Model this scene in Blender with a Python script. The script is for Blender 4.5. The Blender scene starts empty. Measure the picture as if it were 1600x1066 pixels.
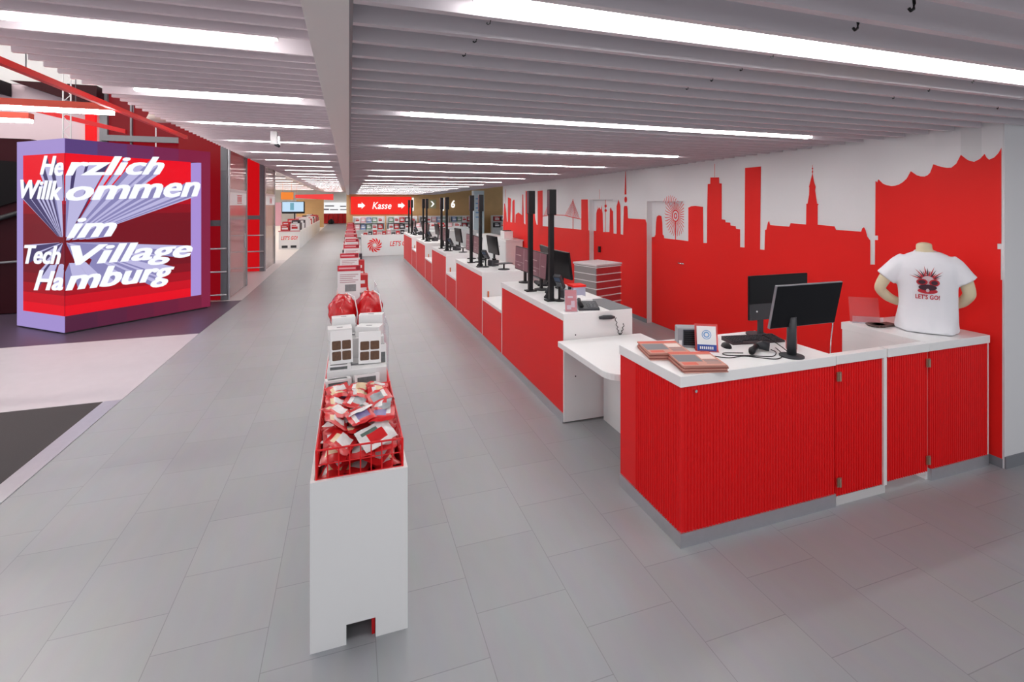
import bpy, bmesh, math, random
from mathutils import Vector, Matrix
random.seed(7)
SC = bpy.context.scene
COL = SC.collection
PI = math.pi

# ------------------------------------------------------------------ camera, world, exposure
cam_d = bpy.data.cameras.new('camera')
cam_d.sensor_width = 36.0
cam_d.lens = 766.0 / 1600.0 * 36.0
cam_d.shift_x = -6.0 / 1600.0
cam_d.shift_y = -213.5 / 1600.0
cam_d.clip_end = 300
cam = bpy.data.objects.new('camera', cam_d)
COL.objects.link(cam)
cam.location = (0, 0, 2.0)
cam.rotation_euler = (PI / 2, 0, -math.radians(18.782))
SC.camera = cam

W = bpy.data.worlds.new('world')
SC.world = W
W.use_nodes = True
W.node_tree.nodes['Background'].inputs[0].default_value = (0.95, 0.96, 1.0, 1)
W.node_tree.nodes['Background'].inputs[1].default_value = 0.85
SC.view_settings.view_transform = 'Standard'
SC.view_settings.look = 'None'
SC.view_settings.exposure = 0.0
SC.view_settings.gamma = 1.0
SC.view_settings.use_curve_mapping = False
LAMP_RIGHT = 27.0      # strength of the tubes over the counters
LAMP_LEFT = 25.0        # strength of the tubes over the aisle
LAMP_FAR = 48.0

# ------------------------------------------------------------------ helpers
def lin(c):
    return tuple((v / 12.92 if v <= 0.04045 else ((v + 0.055) / 1.055) ** 2.4) for v in (c[0] / 255, c[1] / 255, c[2] / 255))

MATS = {}
def mat(name, rgb, rough=0.5, metal=0.0, noise=0.0, nscale=8.0, bump=0.0, bscale=60.0, coat=0.0, spec=0.5):
    if name in MATS: return MATS[name]
    m = bpy.data.materials.new(name); m.use_nodes = True
    nt = m.node_tree; b = nt.nodes['Principled BSDF']
    c = lin(rgb)
    b.inputs['Base Color'].default_value = (*c, 1)
    b.inputs['Roughness'].default_value = rough
    b.inputs['Metallic'].default_value = metal
    b.inputs['Specular IOR Level'].default_value = spec
    if coat: b.inputs['Coat Weight'].default_value = coat
    if noise or bump:
        tc = nt.nodes.new('ShaderNodeTexCoord')
    if noise:
        n = nt.nodes.new('ShaderNodeTexNoise'); n.inputs['Scale'].default_value = nscale; n.inputs['Detail'].default_value = 6
        mx = nt.nodes.new('ShaderNodeMix'); mx.data_type = 'RGBA'
        mx.inputs[6].default_value = (*[v * (1 - noise) for v in c], 1)
        mx.inputs[7].default_value = (*[min(1, v * (1 + noise)) for v in c], 1)
        nt.links.new(tc.outputs['Object'], n.inputs['Vector'])
        nt.links.new(n.outputs['Fac'], mx.inputs[0]); nt.links.new(mx.outputs[2], b.inputs['Base Color'])
    if bump:
        n2 = nt.nodes.new('ShaderNodeTexNoise'); n2.inputs['Scale'].default_value = bscale; n2.inputs['Detail'].default_value = 4
        bp = nt.nodes.new('ShaderNodeBump'); bp.inputs['Strength'].default_value = bump; bp.inputs['Distance'].default_value = 0.01
        nt.links.new(tc.outputs['Object'], n2.inputs['Vector'])
        nt.links.new(n2.outputs['Fac'], bp.inputs['Height']); nt.links.new(bp.outputs['Normal'], b.inputs['Normal'])
    MATS[name] = m
    return m

def glow(name, rgb, strength):
    if name in MATS: return MATS[name]
    m = bpy.data.materials.new(name); m.use_nodes = True
    b = m.node_tree.nodes['Principled BSDF']
    c = lin(rgb)
    b.inputs['Base Color'].default_value = (0.01, 0.01, 0.01, 1)
    b.inputs['Specular IOR Level'].default_value = 0.15
    b.inputs['Emission Color'].default_value = (*c, 1)
    b.inputs['Emission Strength'].default_value = strength
    b.inputs['Roughness'].default_value = 0.4
    MATS[name] = m
    return m

def glass(name, rgb, alpha_mix=0.8, rough=0.05):
    """thin clear sheet: mostly see-through, some gloss"""
    if name in MATS: return MATS[name]
    m = bpy.data.materials.new(name); m.use_nodes = True
    nt = m.node_tree; nt.nodes.clear()
    o = nt.nodes.new('ShaderNodeOutputMaterial'); t = nt.nodes.new('ShaderNodeBsdfTransparent'); g = nt.nodes.new('ShaderNodeBsdfPrincipled')
    mx = nt.nodes.new('ShaderNodeMixShader')
    c = lin(rgb)
    t.inputs[0].default_value = (*[0.5 + 0.5 * v for v in c], 1)
    g.inputs['Base Color'].default_value = (*c, 1); g.inputs['Roughness'].default_value = rough
    mx.inputs[0].default_value = 1 - alpha_mix
    nt.links.new(t.outputs[0], mx.inputs[1]); nt.links.new(g.outputs[0], mx.inputs[2]); nt.links.new(mx.outputs[0], o.inputs[0])
    MATS[name] = m
    return m

def tag(o, label=None, cat=None, group=None, kind=None):
    if label: o['label'] = label
    if cat: o['category'] = cat
    if group: o['group'] = group
    if kind: o['kind'] = kind
    return o

def thing(name, label, cat, loc=(0, 0, 0), rotz=0.0, group=None):
    o = bpy.data.objects.new(name, None); COL.objects.link(o)
    o.empty_display_size = 0.1
    o.location = loc; o.rotation_euler = (0, 0, rotz)
    return tag(o, label, cat, group)

class MB:
    """collects shapes; build() links them as one mesh object"""
    def __init__(s): s.v = []; s.f = []; s.m = []
    def add(s, vs, fs, mi=0):
        n = len(s.v); s.v += [tuple(p) for p in vs]
        for f in fs: s.f.append([i + n for i in f]); s.m.append(mi)
        return s
    def box(s, x0, x1, y0, y1, z0, z1, mi=0, M=None):
        vs = [(x0, y0, z0), (x1, y0, z0), (x1, y1, z0), (x0, y1, z0), (x0, y0, z1), (x1, y0, z1), (x1, y1, z1), (x0, y1, z1)]
        if M is not None: vs = [M @ Vector(p) for p in vs]
        return s.add(vs, [(0, 3, 2, 1), (4, 5, 6, 7), (0, 1, 5, 4), (1, 2, 6, 5), (2, 3, 7, 6), (3, 0, 4, 7)], mi)
    def hexa(s, vs, mi=0):
        return s.add(vs, [(0, 3, 2, 1), (4, 5, 6, 7), (0, 1, 5, 4), (1, 2, 6, 5), (2, 3, 7, 6), (3, 0, 4, 7)], mi)
    def poly(s, pts, mi=0): return s.add(pts, [tuple(range(len(pts)))], mi)
    def prism(s, pts, d, mi=0, caps=True):
        """closed outline pts (3D) pushed along d"""
        n = len(pts); d = Vector(d); q = [Vector(p) for p in pts]
        fs = [(i, (i + 1) % n, (i + 1) % n + n, i + n) for i in range(n)]
        if caps: fs += [tuple(range(n - 1, -1, -1)), tuple(range(n, 2 * n))]
        return s.add([tuple(p) for p in q] + [tuple(p + d) for p in q], fs, mi)
    def tube(s, pts, r, n=8, mi=0, caps=True):
        pts = [Vector(p) for p in pts]; rs = r if isinstance(r, (list, tuple)) else [r] * len(pts)
        base = len(s.v); up = Vector((0, 0, 1))
        for i, p in enumerate(pts):
            t = (pts[min(i + 1, len(pts) - 1)] - pts[max(i - 1, 0)]).normalized()
            a = t.cross(up if abs(t.z) < 0.95 else Vector((1, 0, 0))).normalized(); b = t.cross(a).normalized()
            for k in range(n):
                an = 2 * PI * k / n
                s.v.append(tuple(p + (a * math.cos(an) + b * math.sin(an)) * rs[i]))
        for i in range(len(pts) - 1):
            for k in range(n):
                k2 = (k + 1) % n
                s.f.append([base + i * n + k, base + i * n + k2, base + (i + 1) * n + k2, base + (i + 1) * n + k]); s.m.append(mi)
        if caps:
            s.f.append([base + k for k in range(n)][::-1]); s.m.append(mi)
            s.f.append([base + (len(pts) - 1) * n + k for k in range(n)]); s.m.append(mi)
        return s
    def lathe(s, prof, c=(0, 0, 0), n=20, mi=0):
        base = len(s.v)
        for r, z in prof:
            for k in range(n):
                a = 2 * PI * k / n
                s.v.append((c[0] + r * math.cos(a), c[1] + r * math.sin(a), c[2] + z))
        for i in range(len(prof) - 1):
            for k in range(n):
                k2 = (k + 1) % n
                s.f.append([base + i * n + k, base + i * n + k2, base + (i + 1) * n + k2, base + (i + 1) * n + k]); s.m.append(mi)
        s.f.append([base + k for k in range(n)][::-1]); s.m.append(mi)
        s.f.append([base + (len(prof) - 1) * n + k for k in range(n)]); s.m.append(mi)
        return s
    def text(s, body, fn, mi=0, shear=0.0, bold=0.0):
        vs, fs, edges = text_geo(body, shear, bold)
        return s.add([fn(x, y) for x, y in vs], fs, mi)
    def build(s, name, mats, parent=None, world=True, smooth=False, bevel=0.0, M=None):
        me = bpy.data.meshes.new(name)
        vs = [Vector(p) for p in s.v]
        if M is not None: vs = [M @ p for p in vs]
        loc = Vector((0, 0, 0))
        if parent is None and M is None:
            xs = [p.x for p in vs]; ys = [p.y for p in vs]; zs = [p.z for p in vs]
            loc = Vector(((min(xs) + max(xs)) / 2, (min(ys) + max(ys)) / 2, min(zs)))
            vs = [p - loc for p in vs]
        elif parent is not None and world:
            q = parent; off = Vector((0, 0, 0))
            while q is not None: off += q.location; q = q.parent
            vs = [p - off for p in vs]
        me.from_pydata([tuple(p) for p in vs], [], s.f)
        if not isinstance(mats, (list, tuple)): mats = [mats]
        for m_ in mats: me.materials.append(m_)
        for p, mi in zip(me.polygons, s.m): p.material_index = mi; p.use_smooth = smooth
        me.update()
        o = bpy.data.objects.new(name, me); COL.objects.link(o)
        o.location = loc
        if parent is not None: o.parent = parent
        if bevel:
            b = o.modifiers.new('bevel', 'BEVEL'); b.width = bevel; b.segments = 2; b.limit_method = 'ANGLE'; b.angle_limit = math.radians(40)
        return o

_TXT = {}
def text_geo(body, shear=0.0, bold=0.0):
    """flat filled outline of a word, scaled into the unit box: (verts, faces, border edges)"""
    key = (body, shear, bold)
    if key in _TXT: return _TXT[key]
    cu = bpy.data.curves.new('lettering', 'FONT'); cu.body = body; cu.size = 1.0; cu.shear = shear; cu.offset = bold; cu.resolution_u = 3
    if bold: cu.space_character = 1.0 + bold * 1.2
    ob = bpy.data.objects.new('lettering', cu); COL.objects.link(ob)
    dg = bpy.context.evaluated_depsgraph_get()
    me = bpy.data.meshes.new_from_object(ob.evaluated_get(dg))
    vs = [(v.co.x, v.co.y) for v in me.vertices]; fs = [tuple(p.vertices) for p in me.polygons]
    cnt = {}
    for f in fs:
        for i in range(len(f)):
            e = (f[i], f[(i + 1) % len(f)]); k = (min(e), max(e))
            cnt.setdefault(k, []).append(e)
    edges = [v[0] for v in cnt.values() if len(v) == 1]
    bpy.data.objects.remove(ob); bpy.data.curves.remove(cu); bpy.data.meshes.remove(me)
    x0 = min(v[0] for v in vs); x1 = max(v[0] for v in vs); y0 = min(v[1] for v in vs); y1 = max(v[1] for v in vs)
    vs = [((x - x0) / (x1 - x0), (y - y0) / (y1 - y0)) for x, y in vs]
    _TXT[key] = (vs, fs, edges)
    return _TXT[key]

def dup(root, loc=None, rotz=None, label=None, group=None):
    r = root.copy(); COL.objects.link(r)
    if loc is not None: r.location = loc
    if rotz is not None: r.rotation_euler = (0, 0, rotz)
    if label: r['label'] = label
    if group: r['group'] = group
    for ch in list(root.children):
        c = ch.copy(); COL.objects.link(c); c.parent = r
        for g in list(ch.children):
            d = g.copy(); COL.objects.link(d); d.parent = c
    return r

ORD = ['first', 'second', 'third', 'fourth', 'fifth', 'sixth', 'seventh', 'eighth', 'ninth', 'tenth', 'eleventh', 'twelfth', 'thirteenth', 'fourteenth',
       'fifteenth', 'sixteenth', 'seventeenth', 'eighteenth', 'nineteenth', 'twentieth', 'twenty-first', 'twenty-second', 'twenty-third', 'twenty-fourth']

# ------------------------------------------------------------------ materials
WHITE = mat('white_laminate', (236, 236, 236), 0.35)
WALLW = mat('wall_white_paint', (232, 231, 233), 0.7, noise=0.02, nscale=2)
RED = mat('mural_red_paint', (236, 32, 28), 0.55, spec=0.25)
REDF = mat('counter_red', (226, 18, 22), 0.45, spec=0.3)
REDD = mat('gloss_red', (205, 14, 22), 0.3)
REDW = mat('red_wire_coating', (226, 14, 22), 0.35)
ALU = mat('brushed_aluminium', (200, 201, 206), 0.32, 0.85, noise=0.06, nscale=20)
CHROME = mat('chrome', (225, 225, 228), 0.12, 1.0)
STEEL = mat('grey_painted_steel', (132, 134, 140), 0.45, 0.3)
BLACK = mat('black_plastic', (18, 18, 21), 0.45, spec=0.3)
DARK = mat('dark_grey_plastic', (52, 53, 58), 0.5)
SCREEN = mat('screen_black', (14, 14, 19), 0.3, spec=0.2)
GREY = mat('grey_mat', (112, 113, 117), 0.6)
BAFFLE = mat('ceiling_baffle_grey', (212, 205, 211), 0.55)
BEAM = mat('beam_grey_paint', (240, 235, 233), 0.6)
BAFFLE_L = mat('ceiling_baffle_pale', (238, 226, 232), 0.55)
PLENUM = mat('plenum_grey', (120, 116, 122), 0.8)
PAPER = mat('paper_white', (238, 237, 238), 0.6)
WOOD = mat('wood_panel', (214, 176, 122), 0.5, noise=0.1, nscale=3)
BROWN = mat('picture_brown', (92, 62, 40), 0.5, noise=0.6, nscale=60)
BLUE = mat('print_blue', (44, 76, 160), 0.5)
LBLUE = mat('print_light_blue', (110, 160, 208), 0.5)
SKIN = mat('mannequin_beige', (222, 207, 174), 0.5)
CLOTH = mat('white_cotton', (236, 235, 240), 0.9, bump=0.12, bscale=14)
ACRYL = glass('clear_acrylic', (235, 240, 245), 0.86)
REDACR = glass('red_tinted_acrylic', (240, 120, 120), 0.62)
PANE = glass('lift_glass', (205, 190, 190), 0.55, 0.08)
LAMP_R = glow('tube_light_counter', (255, 252, 250), LAMP_RIGHT)
LAMP_R2 = glow('tube_light_counter_far', (255, 252, 250), LAMP_RIGHT * 1.7)
LAMP_L2 = glow('tube_light_aisle_far', (255, 252, 250), LAMP_LEFT * 1.7)
LAMP_L = glow('tube_light_aisle', (255, 252, 250), LAMP_LEFT)
LAMP_F = glow('tube_light_store', (255, 246, 236), LAMP_FAR)

def floor_material():
    m = bpy.data.materials.new('grey_floor_tile'); m.use_nodes = True
    nt = m.node_tree; b = nt.nodes['Principled BSDF']
    tc = nt.nodes.new('ShaderNodeTexCoord'); sx = nt.nodes.new('ShaderNodeSeparateXYZ'); cx = nt.nodes.new('ShaderNodeCombineXYZ')
    nt.links.new(tc.outputs['Object'], sx.inputs[0])
    ax = nt.nodes.new('ShaderNodeMath'); ax.operation = 'ADD'; ax.inputs[1].default_value = 50 * 0.475 - 0.59
    ay = nt.nodes.new('ShaderNodeMath'); ay.operation = 'ADD'; ay.inputs[1].default_value = 50 * 0.4875 - 2.085
    nt.links.new(sx.outputs['X'], ax.inputs[0]); nt.links.new(sx.outputs['Y'], ay.inputs[0])
    nt.links.new(ay.outputs[0], cx.inputs['X']); nt.links.new(ax.outputs[0], cx.inputs['Y'])
    br = nt.nodes.new('ShaderNodeTexBrick')
    br.offset = 0.5; br.squash = 1.0
    br.inputs['Scale'].default_value = 1.0; br.inputs['Brick Width'].default_value = 0.4875; br.inputs['Row Height'].default_value = 0.475
    br.inputs['Mortar Size'].default_value = 0.0022; br.inputs['Mortar Smooth'].default_value = 0.3; br.inputs['Bias'].default_value = 0.0
    br.inputs['Color1'].default_value = (*lin((162, 165, 168)), 1); br.inputs['Color2'].default_value = (*lin((157, 160, 163)), 1)
    br.inputs['Mortar'].default_value = (*lin((136, 138, 140)), 1)
    nt.links.new(cx.outputs[0], br.inputs['Vector'])
    n = nt.nodes.new('ShaderNodeTexNoise'); n.inputs['Scale'].default_value = 3.0; n.inputs['Detail'].default_value = 8
    mp = nt.nodes.new('ShaderNodeMapping'); mp.inputs['Scale'].default_value = (4, 1, 1)
    nt.links.new(tc.outputs['Object'], mp.inputs[0]); nt.links.new(mp.outputs[0], n.inputs['Vector'])
    mx = nt.nodes.new('ShaderNodeMix'); mx.data_type = 'RGBA'; mx.blend_type = 'MULTIPLY'; mx.inputs[0].default_value = 0.14
    nt.links.new(br.outputs['Color'], mx.inputs[6]); nt.links.new(n.outputs['Color'], mx.inputs[7])
    nt.links.new(mx.outputs[2], b.inputs['Base Color'])
    b.inputs['Roughness'].default_value = 0.34
    return m
FLOOR = floor_material()

# ------------------------------------------------------------------ setting: floor
def struct(name, mb, m, parent=None, **k):
    o = mb.build(name, m, parent, **k); o['kind'] = 'structure'; return o

struct('floor', MB().add([(-12, -3, 0), (14, -3, 0), (14, 56, 0), (-12, 56, 0)], [(0, 1, 2, 3)]), FLOOR, M=Matrix())
def slabz(pts, z0, z1): return MB().prism([(x, y, z0) for x, y in pts], (0, 0, z1 - z0))
PALE = mat('pale_plank_floor', (192, 186, 192), 0.4, noise=0.06, nscale=6)
DKFL = mat('dark_violet_floor', (82, 70, 88), 0.4, noise=0.08, nscale=8)
MATT = mat('entrance_mat', (62, 58, 60), 0.95, noise=0.25, nscale=120)
struct('floor_pale', slabz([(-12, 6.03), (-2.2, 6.03), (-2.2, 8.75), (-12, 8.72)], 0.0, 0.004), PALE)
struct('floor_dark', slabz([(-12, 8.72), (-2.2, 8.75), (-2.12, 11.5), (-12, 11.5)], 0.0, 0.004), DKFL)
struct('floor_lift', slabz([(-9, 11.5), (-2.12, 11.5), (-2.12, 19.3), (-9, 19.3)], 0.0, 0.004), mat('lift_floor', (206, 196, 196), 0.4))
struct('floor_store_left', slabz([(-12, 19.3), (-2.12, 19.3), (-2.05, 56), (-12, 56)], 0.0, 0.004), mat('store_floor_pale', (222, 214, 208), 0.4))
tag(slabz([(-12, 0), (-2.35, 0), (-2.35, 6.03), (-12, 6.03)], 0.0, 0.007).build('entrance_mat', MATT),
    'dark charcoal entrance mat at the left edge before the pale floor', 'floor mat')
struct('trim_1', slabz([(-2.35, 0), (-2.2, 0), (-2.2, 6.03), (-2.35, 6.03)], 0.0, 0.008), ALU)

# ------------------------------------------------------------------ setting: ceilings
SY = 0.188
mb = MB()
y = 1.44 + SY * 0.38 - SY * 6
lampsR = [1.44 + 1.885 * k for k in range(16)]
while y < 31:
    if min(abs(y + 0.015 - l) for l in lampsR) > 0.064:
        mb.box(0.012, 4.645 + 0.013 * max(y, 2.33) if y > 2.3 else 8.0, y, y + 0.03, 2.6, 2.715)
    y += SY
struct('ceiling_right', mb, BAFFLE)
mb = MB()
y = 2.05 - SY * 8
lampsL = [3.53 + 1.86 * k for k in range(-1, 22)]
while y < 45:
    if min(abs(y + 0.015 - l) for l in lampsL) > 0.064:
        mb.box(-2.2, -0.12, y, y + 0.03, 3.05, 3.165)
    y += SY
struct('ceiling_left', mb, BAFFLE_L)
struct('ceiling_slab', MB().box(-2.35, 14, -0.6, 50, 3.55, 3.65), PLENUM)
struct('trim_beam', MB().box(-0.125, 0.0, 0.3, 31, 2.55, 3.55), BEAM)
struct('trim_ceiling_edge', MB().box(0.0, 0.012, 0.3, 31, 2.6, 2.75), STEEL)

def tube_light(name, x0, x1, yc, z, m, label, group, w=0.062, housing=BAFFLE, ztop=3.56, lip=0.0):
    t = thing(name, label, 'ceiling light', ((x0 + x1) / 2, yc, z), group=group)
    MB().box(x0 - 0.03, x1 + 0.03, yc - w / 2 - 0.008, yc + w / 2 + 0.008, z + 0.03, z + 0.1).build('housing', housing, t)
    MB().box(x0, x1, yc - w / 2, yc + w / 2, z, z + 0.03).build('diffuser', m, t)
    for xx in (x0 + 0.2, x1 - 0.2): MB().tube([(xx, yc, z + 0.1), (xx, yc, ztop)], 0.004, 5).build('hanger', STEEL, t)
    if lip:  # added lips: hide far diffusers at low angles, the floor stays lit
        for sy in (-1, 1): MB().box(x0 - 0.03, x1 + 0.03, yc + sy * (w / 2 + 0.012) - 0.004, yc + sy * (w / 2 + 0.012) + 0.004, z - lip, z + 0.1).build('added_glare_lip', housing, t)
    return t
for k, yc in enumerate(lampsR):
    tube_light('tube_light', 0.39, 3.92, yc, 2.595 if k < 3 else 2.6025, LAMP_R if k < 6 else LAMP_R2, 'long white tube light in the slat ceiling over the counters, %s row from the front' % ORD[k], 'tube lights over the counters', lip=0.0015 if k > 3 else 0.0)
for k, yc in enumerate(lampsL):
    tube_light('tube_light', -1.86, -0.47, yc, 3.045 if k < 5 else 3.053, LAMP_L if k < 9 else LAMP_L2, 'short white tube light in the slat ceiling over the aisle, %s row from the front' % ORD[k], 'tube lights over the aisle', 0.06, BAFFLE_L, lip=0.002 if k > 5 else 0.0)

# wiring hooks hanging from the baffles
HOOKS = [(1.59, 1.0), (1.59, 1.17), (1.61, 1.53), (1.635, 1.72), (1.64, 1.91), (1.64, 2.09), (2.855, 1.53), (2.856, 1.72), (2.87, 1.905), (3.78, 1.9), (0.435, 1.54), (0.436, 1.73), (0.436, 1.905)]
hk = MB().tube([(0, 0, 0.03), (0, 0, 0.008), (0.002, 0, -0.004), (0.0, 0, -0.014), (-0.007, 0, -0.018), (-0.012, 0, -0.014)], 0.0028, 6).build('ceiling_hook', BLACK, M=Matrix(), smooth=True)
for k, (hx, hy) in enumerate(HOOKS):
    o = hk if k == 0 else hk.copy()
    if k: COL.objects.link(o)
    o.location = (hx, hy, 2.605)
    o.scale = (1.7, 1.7, 1.7) if hy < 1.3 else (1, 1, 1)
    tag(o, 'small black hook hanging from the slat ceiling near the front lamp', 'hook', 'hooks on the slat ceiling')
tag(MB().box(1.9, 2.82, 1.33, 1.5, 2.9, 3.0).box(2.82, 2.86, 1.32, 1.51, 2.89, 3.01, 1).box(2.2, 2.24, 1.4, 1.43, 3.0, 3.56, 1).build('ventilation_duct', [mat('duct_yellow', (226, 178, 84), 0.6), DARK]),
    'yellow duct seen between the front ceiling slats', 'duct')

# ------------------------------------------------------------------ setting: right-hand wall with the mural
def wp(y, z, off=0.0): return (4.66 + 0.013 * y + off, y, z)
def wbox(mb, y0, y1, z0, z1, o0, o1, mi=0):
    return mb.hexa([wp(y0, z0, o0), wp(y0, z0, o1), wp(y1, z0, o1), wp(y1, z0, o0), wp(y0, z1, o0), wp(y0, z1, o1), wp(y1, z1, o1), wp(y1, z1, o0)], mi)
D1 = (6.13, 7.11, 2.053); D2 = (8.255, 9.254, 2.096)
mb = MB()
for a, b in ((2.33, D1[0]), (D1[1], D2[0]), (D2[1], 15.65)): wbox(mb, a, b, 0, 3.3, 0, 0.25)
for d in (D1, D2): wbox(mb, d[0], d[1], d[2], 3.3, 0, 0.25)
wall = struct('wall_right', mb, WALLW)
struct('wall_front', MB().box(4.692, 9, 2.32, 2.6, 0, 3.3), mat('wall_grey_paint', (220, 220, 222), 0.7))
struct('baseboard_front', MB().box(4.692, 9, 2.31, 2.32, 0, 0.09), STEEL)
mb = MB()
for a, b in ((2.33, D1[0]), (D1[1], D2[0]), (D2[1], 15.65)): wbox(mb, a, b, 0, 0.07, -0.008, 0)
struct('baseboard_right', mb, STEEL)

MA = [(15.612,1.422),(15.552,1.522),(15.486,2.023),(15.39,2.032),(15.238,1.718),(15.174,1.436),(15.082,1.44),(15.068,2.231),(14.731,2.182),(14.806,1.437),(14.617,1.433),(14.584,2.09),(14.44,2.155),(14.362,2.133),(14.35,1.442),(14.292,1.433),(14.266,1.689),(14.146,1.717),(14.01,1.758),(13.768,1.71),(13.637,1.681),(13.62,2.296),(13.544,2.285),(13.469,1.453),(13.35,1.416),(13.322,2.398),(12.911,2.297),(12.65,2.256),(12.533,1.606),(12.418,1.453),(12.339,1.445),(12.339,2.359),(11.967,2.368),(11.962,1.432),(9.642,1.45),(9.642,2.109),(9.322,2.106),(9.295,1.453),(9.256,1.455)]
MB2 = [(9.244,1.441),(9.142,1.446),(9.128,1.816),(9.094,1.891),(9.088,1.98),(9.071,1.891),(9.006,1.943),(8.934,1.893),(8.896,1.988),(8.882,1.893),(8.852,1.821),(8.833,1.441),(8.575,1.455),(8.554,1.91),(8.518,1.946),(8.475,1.884),(8.433,1.869),(8.26,1.869)]
MC = [(8.253,1.872),(8.236,1.447),(8.12,1.447),(8.12,1.97),(8.047,2.09),(7.979,1.97),(7.97,1.449),(7.883,1.442),(7.858,1.944),(7.84,1.971),(7.744,1.971),(7.725,1.918),(7.716,1.763),(7.696,1.748),(7.153,1.745),(7.118,1.682),(7.113,1.455)]
MD = [(7.108,1.446),(7.025,1.459),(6.998,1.496),(6.983,1.701),(6.961,1.798),(6.901,1.822),(6.83,1.806),(6.807,1.707),(6.795,1.508),(6.762,1.492),(6.756,1.452),(6.135,1.449)]
ME = [(6.128,1.46),(6.027,1.459),(6.026,1.953),(5.964,1.973),(5.868,1.978),(5.702,1.966),(5.697,1.457),(5.622,1.461),(5.617,1.933),(5.607,2.284),(5.555,2.285),(5.551,2.372),(5.381,2.365),(5.375,2.285),(5.33,2.28),(5.33,1.8),(5.262,1.795),(5.258,1.764),(5.171,1.761),(5.167,1.725),(5.076,1.721),(5.068,1.684),(4.999,1.683),(4.999,1.455),(4.925,1.457),(4.916,2.46),(4.661,2.458),(4.674,1.453),(4.607,1.455),(4.599,1.695),(4.578,1.701),(4.557,1.783),(4.539,1.806),(4.521,1.755),(4.254,1.749),(4.234,1.788),(4.036,1.782),(4.032,2.001),(4.039,2.005),(4.018,2.008),(3.998,2.107),(3.996,2.183),(4.0,2.19),(3.986,2.238),(3.961,2.325),(3.954,2.324),(3.936,2.236),(3.918,2.188),(3.924,2.148),(3.901,2.007),(3.881,2.002),(3.894,1.99),(3.894,1.784),(3.701,1.776),(3.684,1.74),(3.423,1.736),(3.413,1.768),(3.395,1.781),(3.379,1.751),(3.364,1.693),(3.334,1.655),(3.334,1.427),(3.291,1.432),(3.29,1.663),(3.262,1.665),(3.262,1.707),(3.289,1.706),(3.285,2.223),(3.269,2.206),(3.259,2.237),(3.215,2.192),(3.181,2.177),(3.14,2.168),(3.108,2.17),(3.075,2.18),(3.042,2.2),(3.01,2.23),(2.976,2.294),(2.926,2.254),(2.896,2.243),(2.865,2.24),(2.843,2.25),(2.823,2.27),(2.798,2.341),(2.739,2.314),(2.697,2.304),(2.665,2.303),(2.63,2.334),(2.599,2.402),(2.559,2.362),(2.537,2.347),(2.508,2.338),(2.472,2.357),(2.441,2.394),(2.428,2.364),(2.412,2.346),(2.38,2.361),(2.355,2.391),(2.3365,2.431),(2.3365,1.702),(2.361,1.7),(2.361,1.658),(2.34,1.66),(2.34,1.426),(2.3315,1.428)]
def paint(mb, top, off, z0=0.0, mi=0):
    mb.poly([wp(y, z, off) for y, z in top] + [wp(top[-1][0], z0, off), wp(top[0][0], z0, off)], mi)
def pline(mb, a, b, w, off, mi=0):
    d = Vector((b[0] - a[0], b[1] - a[1])); d.normalize(); n = Vector((-d.y, d.x)) * w / 2
    mb.poly([wp(a[0] + n.x, a[1] + n.y, off), wp(b[0] + n.x, b[1] + n.y, off), wp(b[0] - n.x, b[1] - n.y, off), wp(a[0] - n.x, a[1] - n.y, off)], mi)
PO = -0.003
mb = MB()
paint(mb, MA, PO, 0.07); paint(mb, MC, PO, 0.07); paint(mb, ME, PO, 0.07)
mb.poly([wp(7.791 + 0.047 * math.cos(a * PI / 8), 2.087 + 0.055 * math.sin(a * PI / 8), PO) for a in range(16)])
mb.poly([wp(a, b, PO) for a, b in ((7.833, 2.181), (7.802, 2.61), (7.789, 2.61), (7.767, 2.18))])
deck = [(11.967,1.689),(11.241,1.739),(10.574,1.745),(10.089,1.706),(9.642,1.678)]
for a, b in zip(deck, deck[1:]): pline(mb, a, b, 0.016, PO)
for apex, l, r_ in (((10.072, 2.088), (10.515, 1.737), (9.732, 1.698)), ((11.53, 2.057), (11.884, 1.691), (11.179, 1.739))):
    for side in (l, r_):
        for k in range(6):
            t = 1 - k / 6.0
            pline(mb, (apex[0] + (side[0] - apex[0]) * 0.04 * k, apex[1] - 0.05 * k), (apex[0] + (side[0] - apex[0]) * t, 1.72 + (side[1] - 1.72) * t), 0.012, PO)
    pline(mb, (apex[0], apex[1] + 0.03), (apex[0], 1.44), 0.03, PO)
for a, b, w in (((5.466, 2.372), (5.466, 2.555), 0.008), ((15.361, 2.03), (15.361, 2.494), 0.03), ((8.798, 2.11), (8.798, 2.303), 0.01), ((3.957, 2.32), (3.957, 2.375), 0.006), ((3.957, 2.385), (3.957, 2.422), 0.004)):
    pline(mb, a, b, w, PO)
for zc in (2.35, 2.385): mb.poly([wp(3.957 + 0.009 * math.cos(a * PI / 4), zc + 0.009 * math.sin(a * PI / 4), PO) for a in range(8)])
leafmb = MB()
WC = (6.46, 1.821)
def wheel_line(r0, a0, r1, a1, w):
    p = (WC[0] + r0 * 0.93 * math.cos(a0), WC[1] + r0 * 1.05 * math.sin(a0)); q = (WC[0] + r1 * 0.93 * math.cos(a1), WC[1] + r1 * 1.05 * math.sin(a1))
    inside = D1[0] + 0.01 < min(p[0], q[0]) and max(p[0], q[0]) < D1[1] and max(p[1], q[1]) < D1[2] - 0.005
    pline(leafmb if inside else mb, p, q, w, 0.095 + PO if inside else PO)
for k in range(34):
    a = 2 * PI * k / 34 + 0.05
    wheel_line(0.10, a, 0.2, a, 0.010); wheel_line(0.2, a, 0.285, a + 0.015, 0.011)
    wheel_line(0.285, a + 0.015, 0.305, a + 0.07, 0.008)
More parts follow.
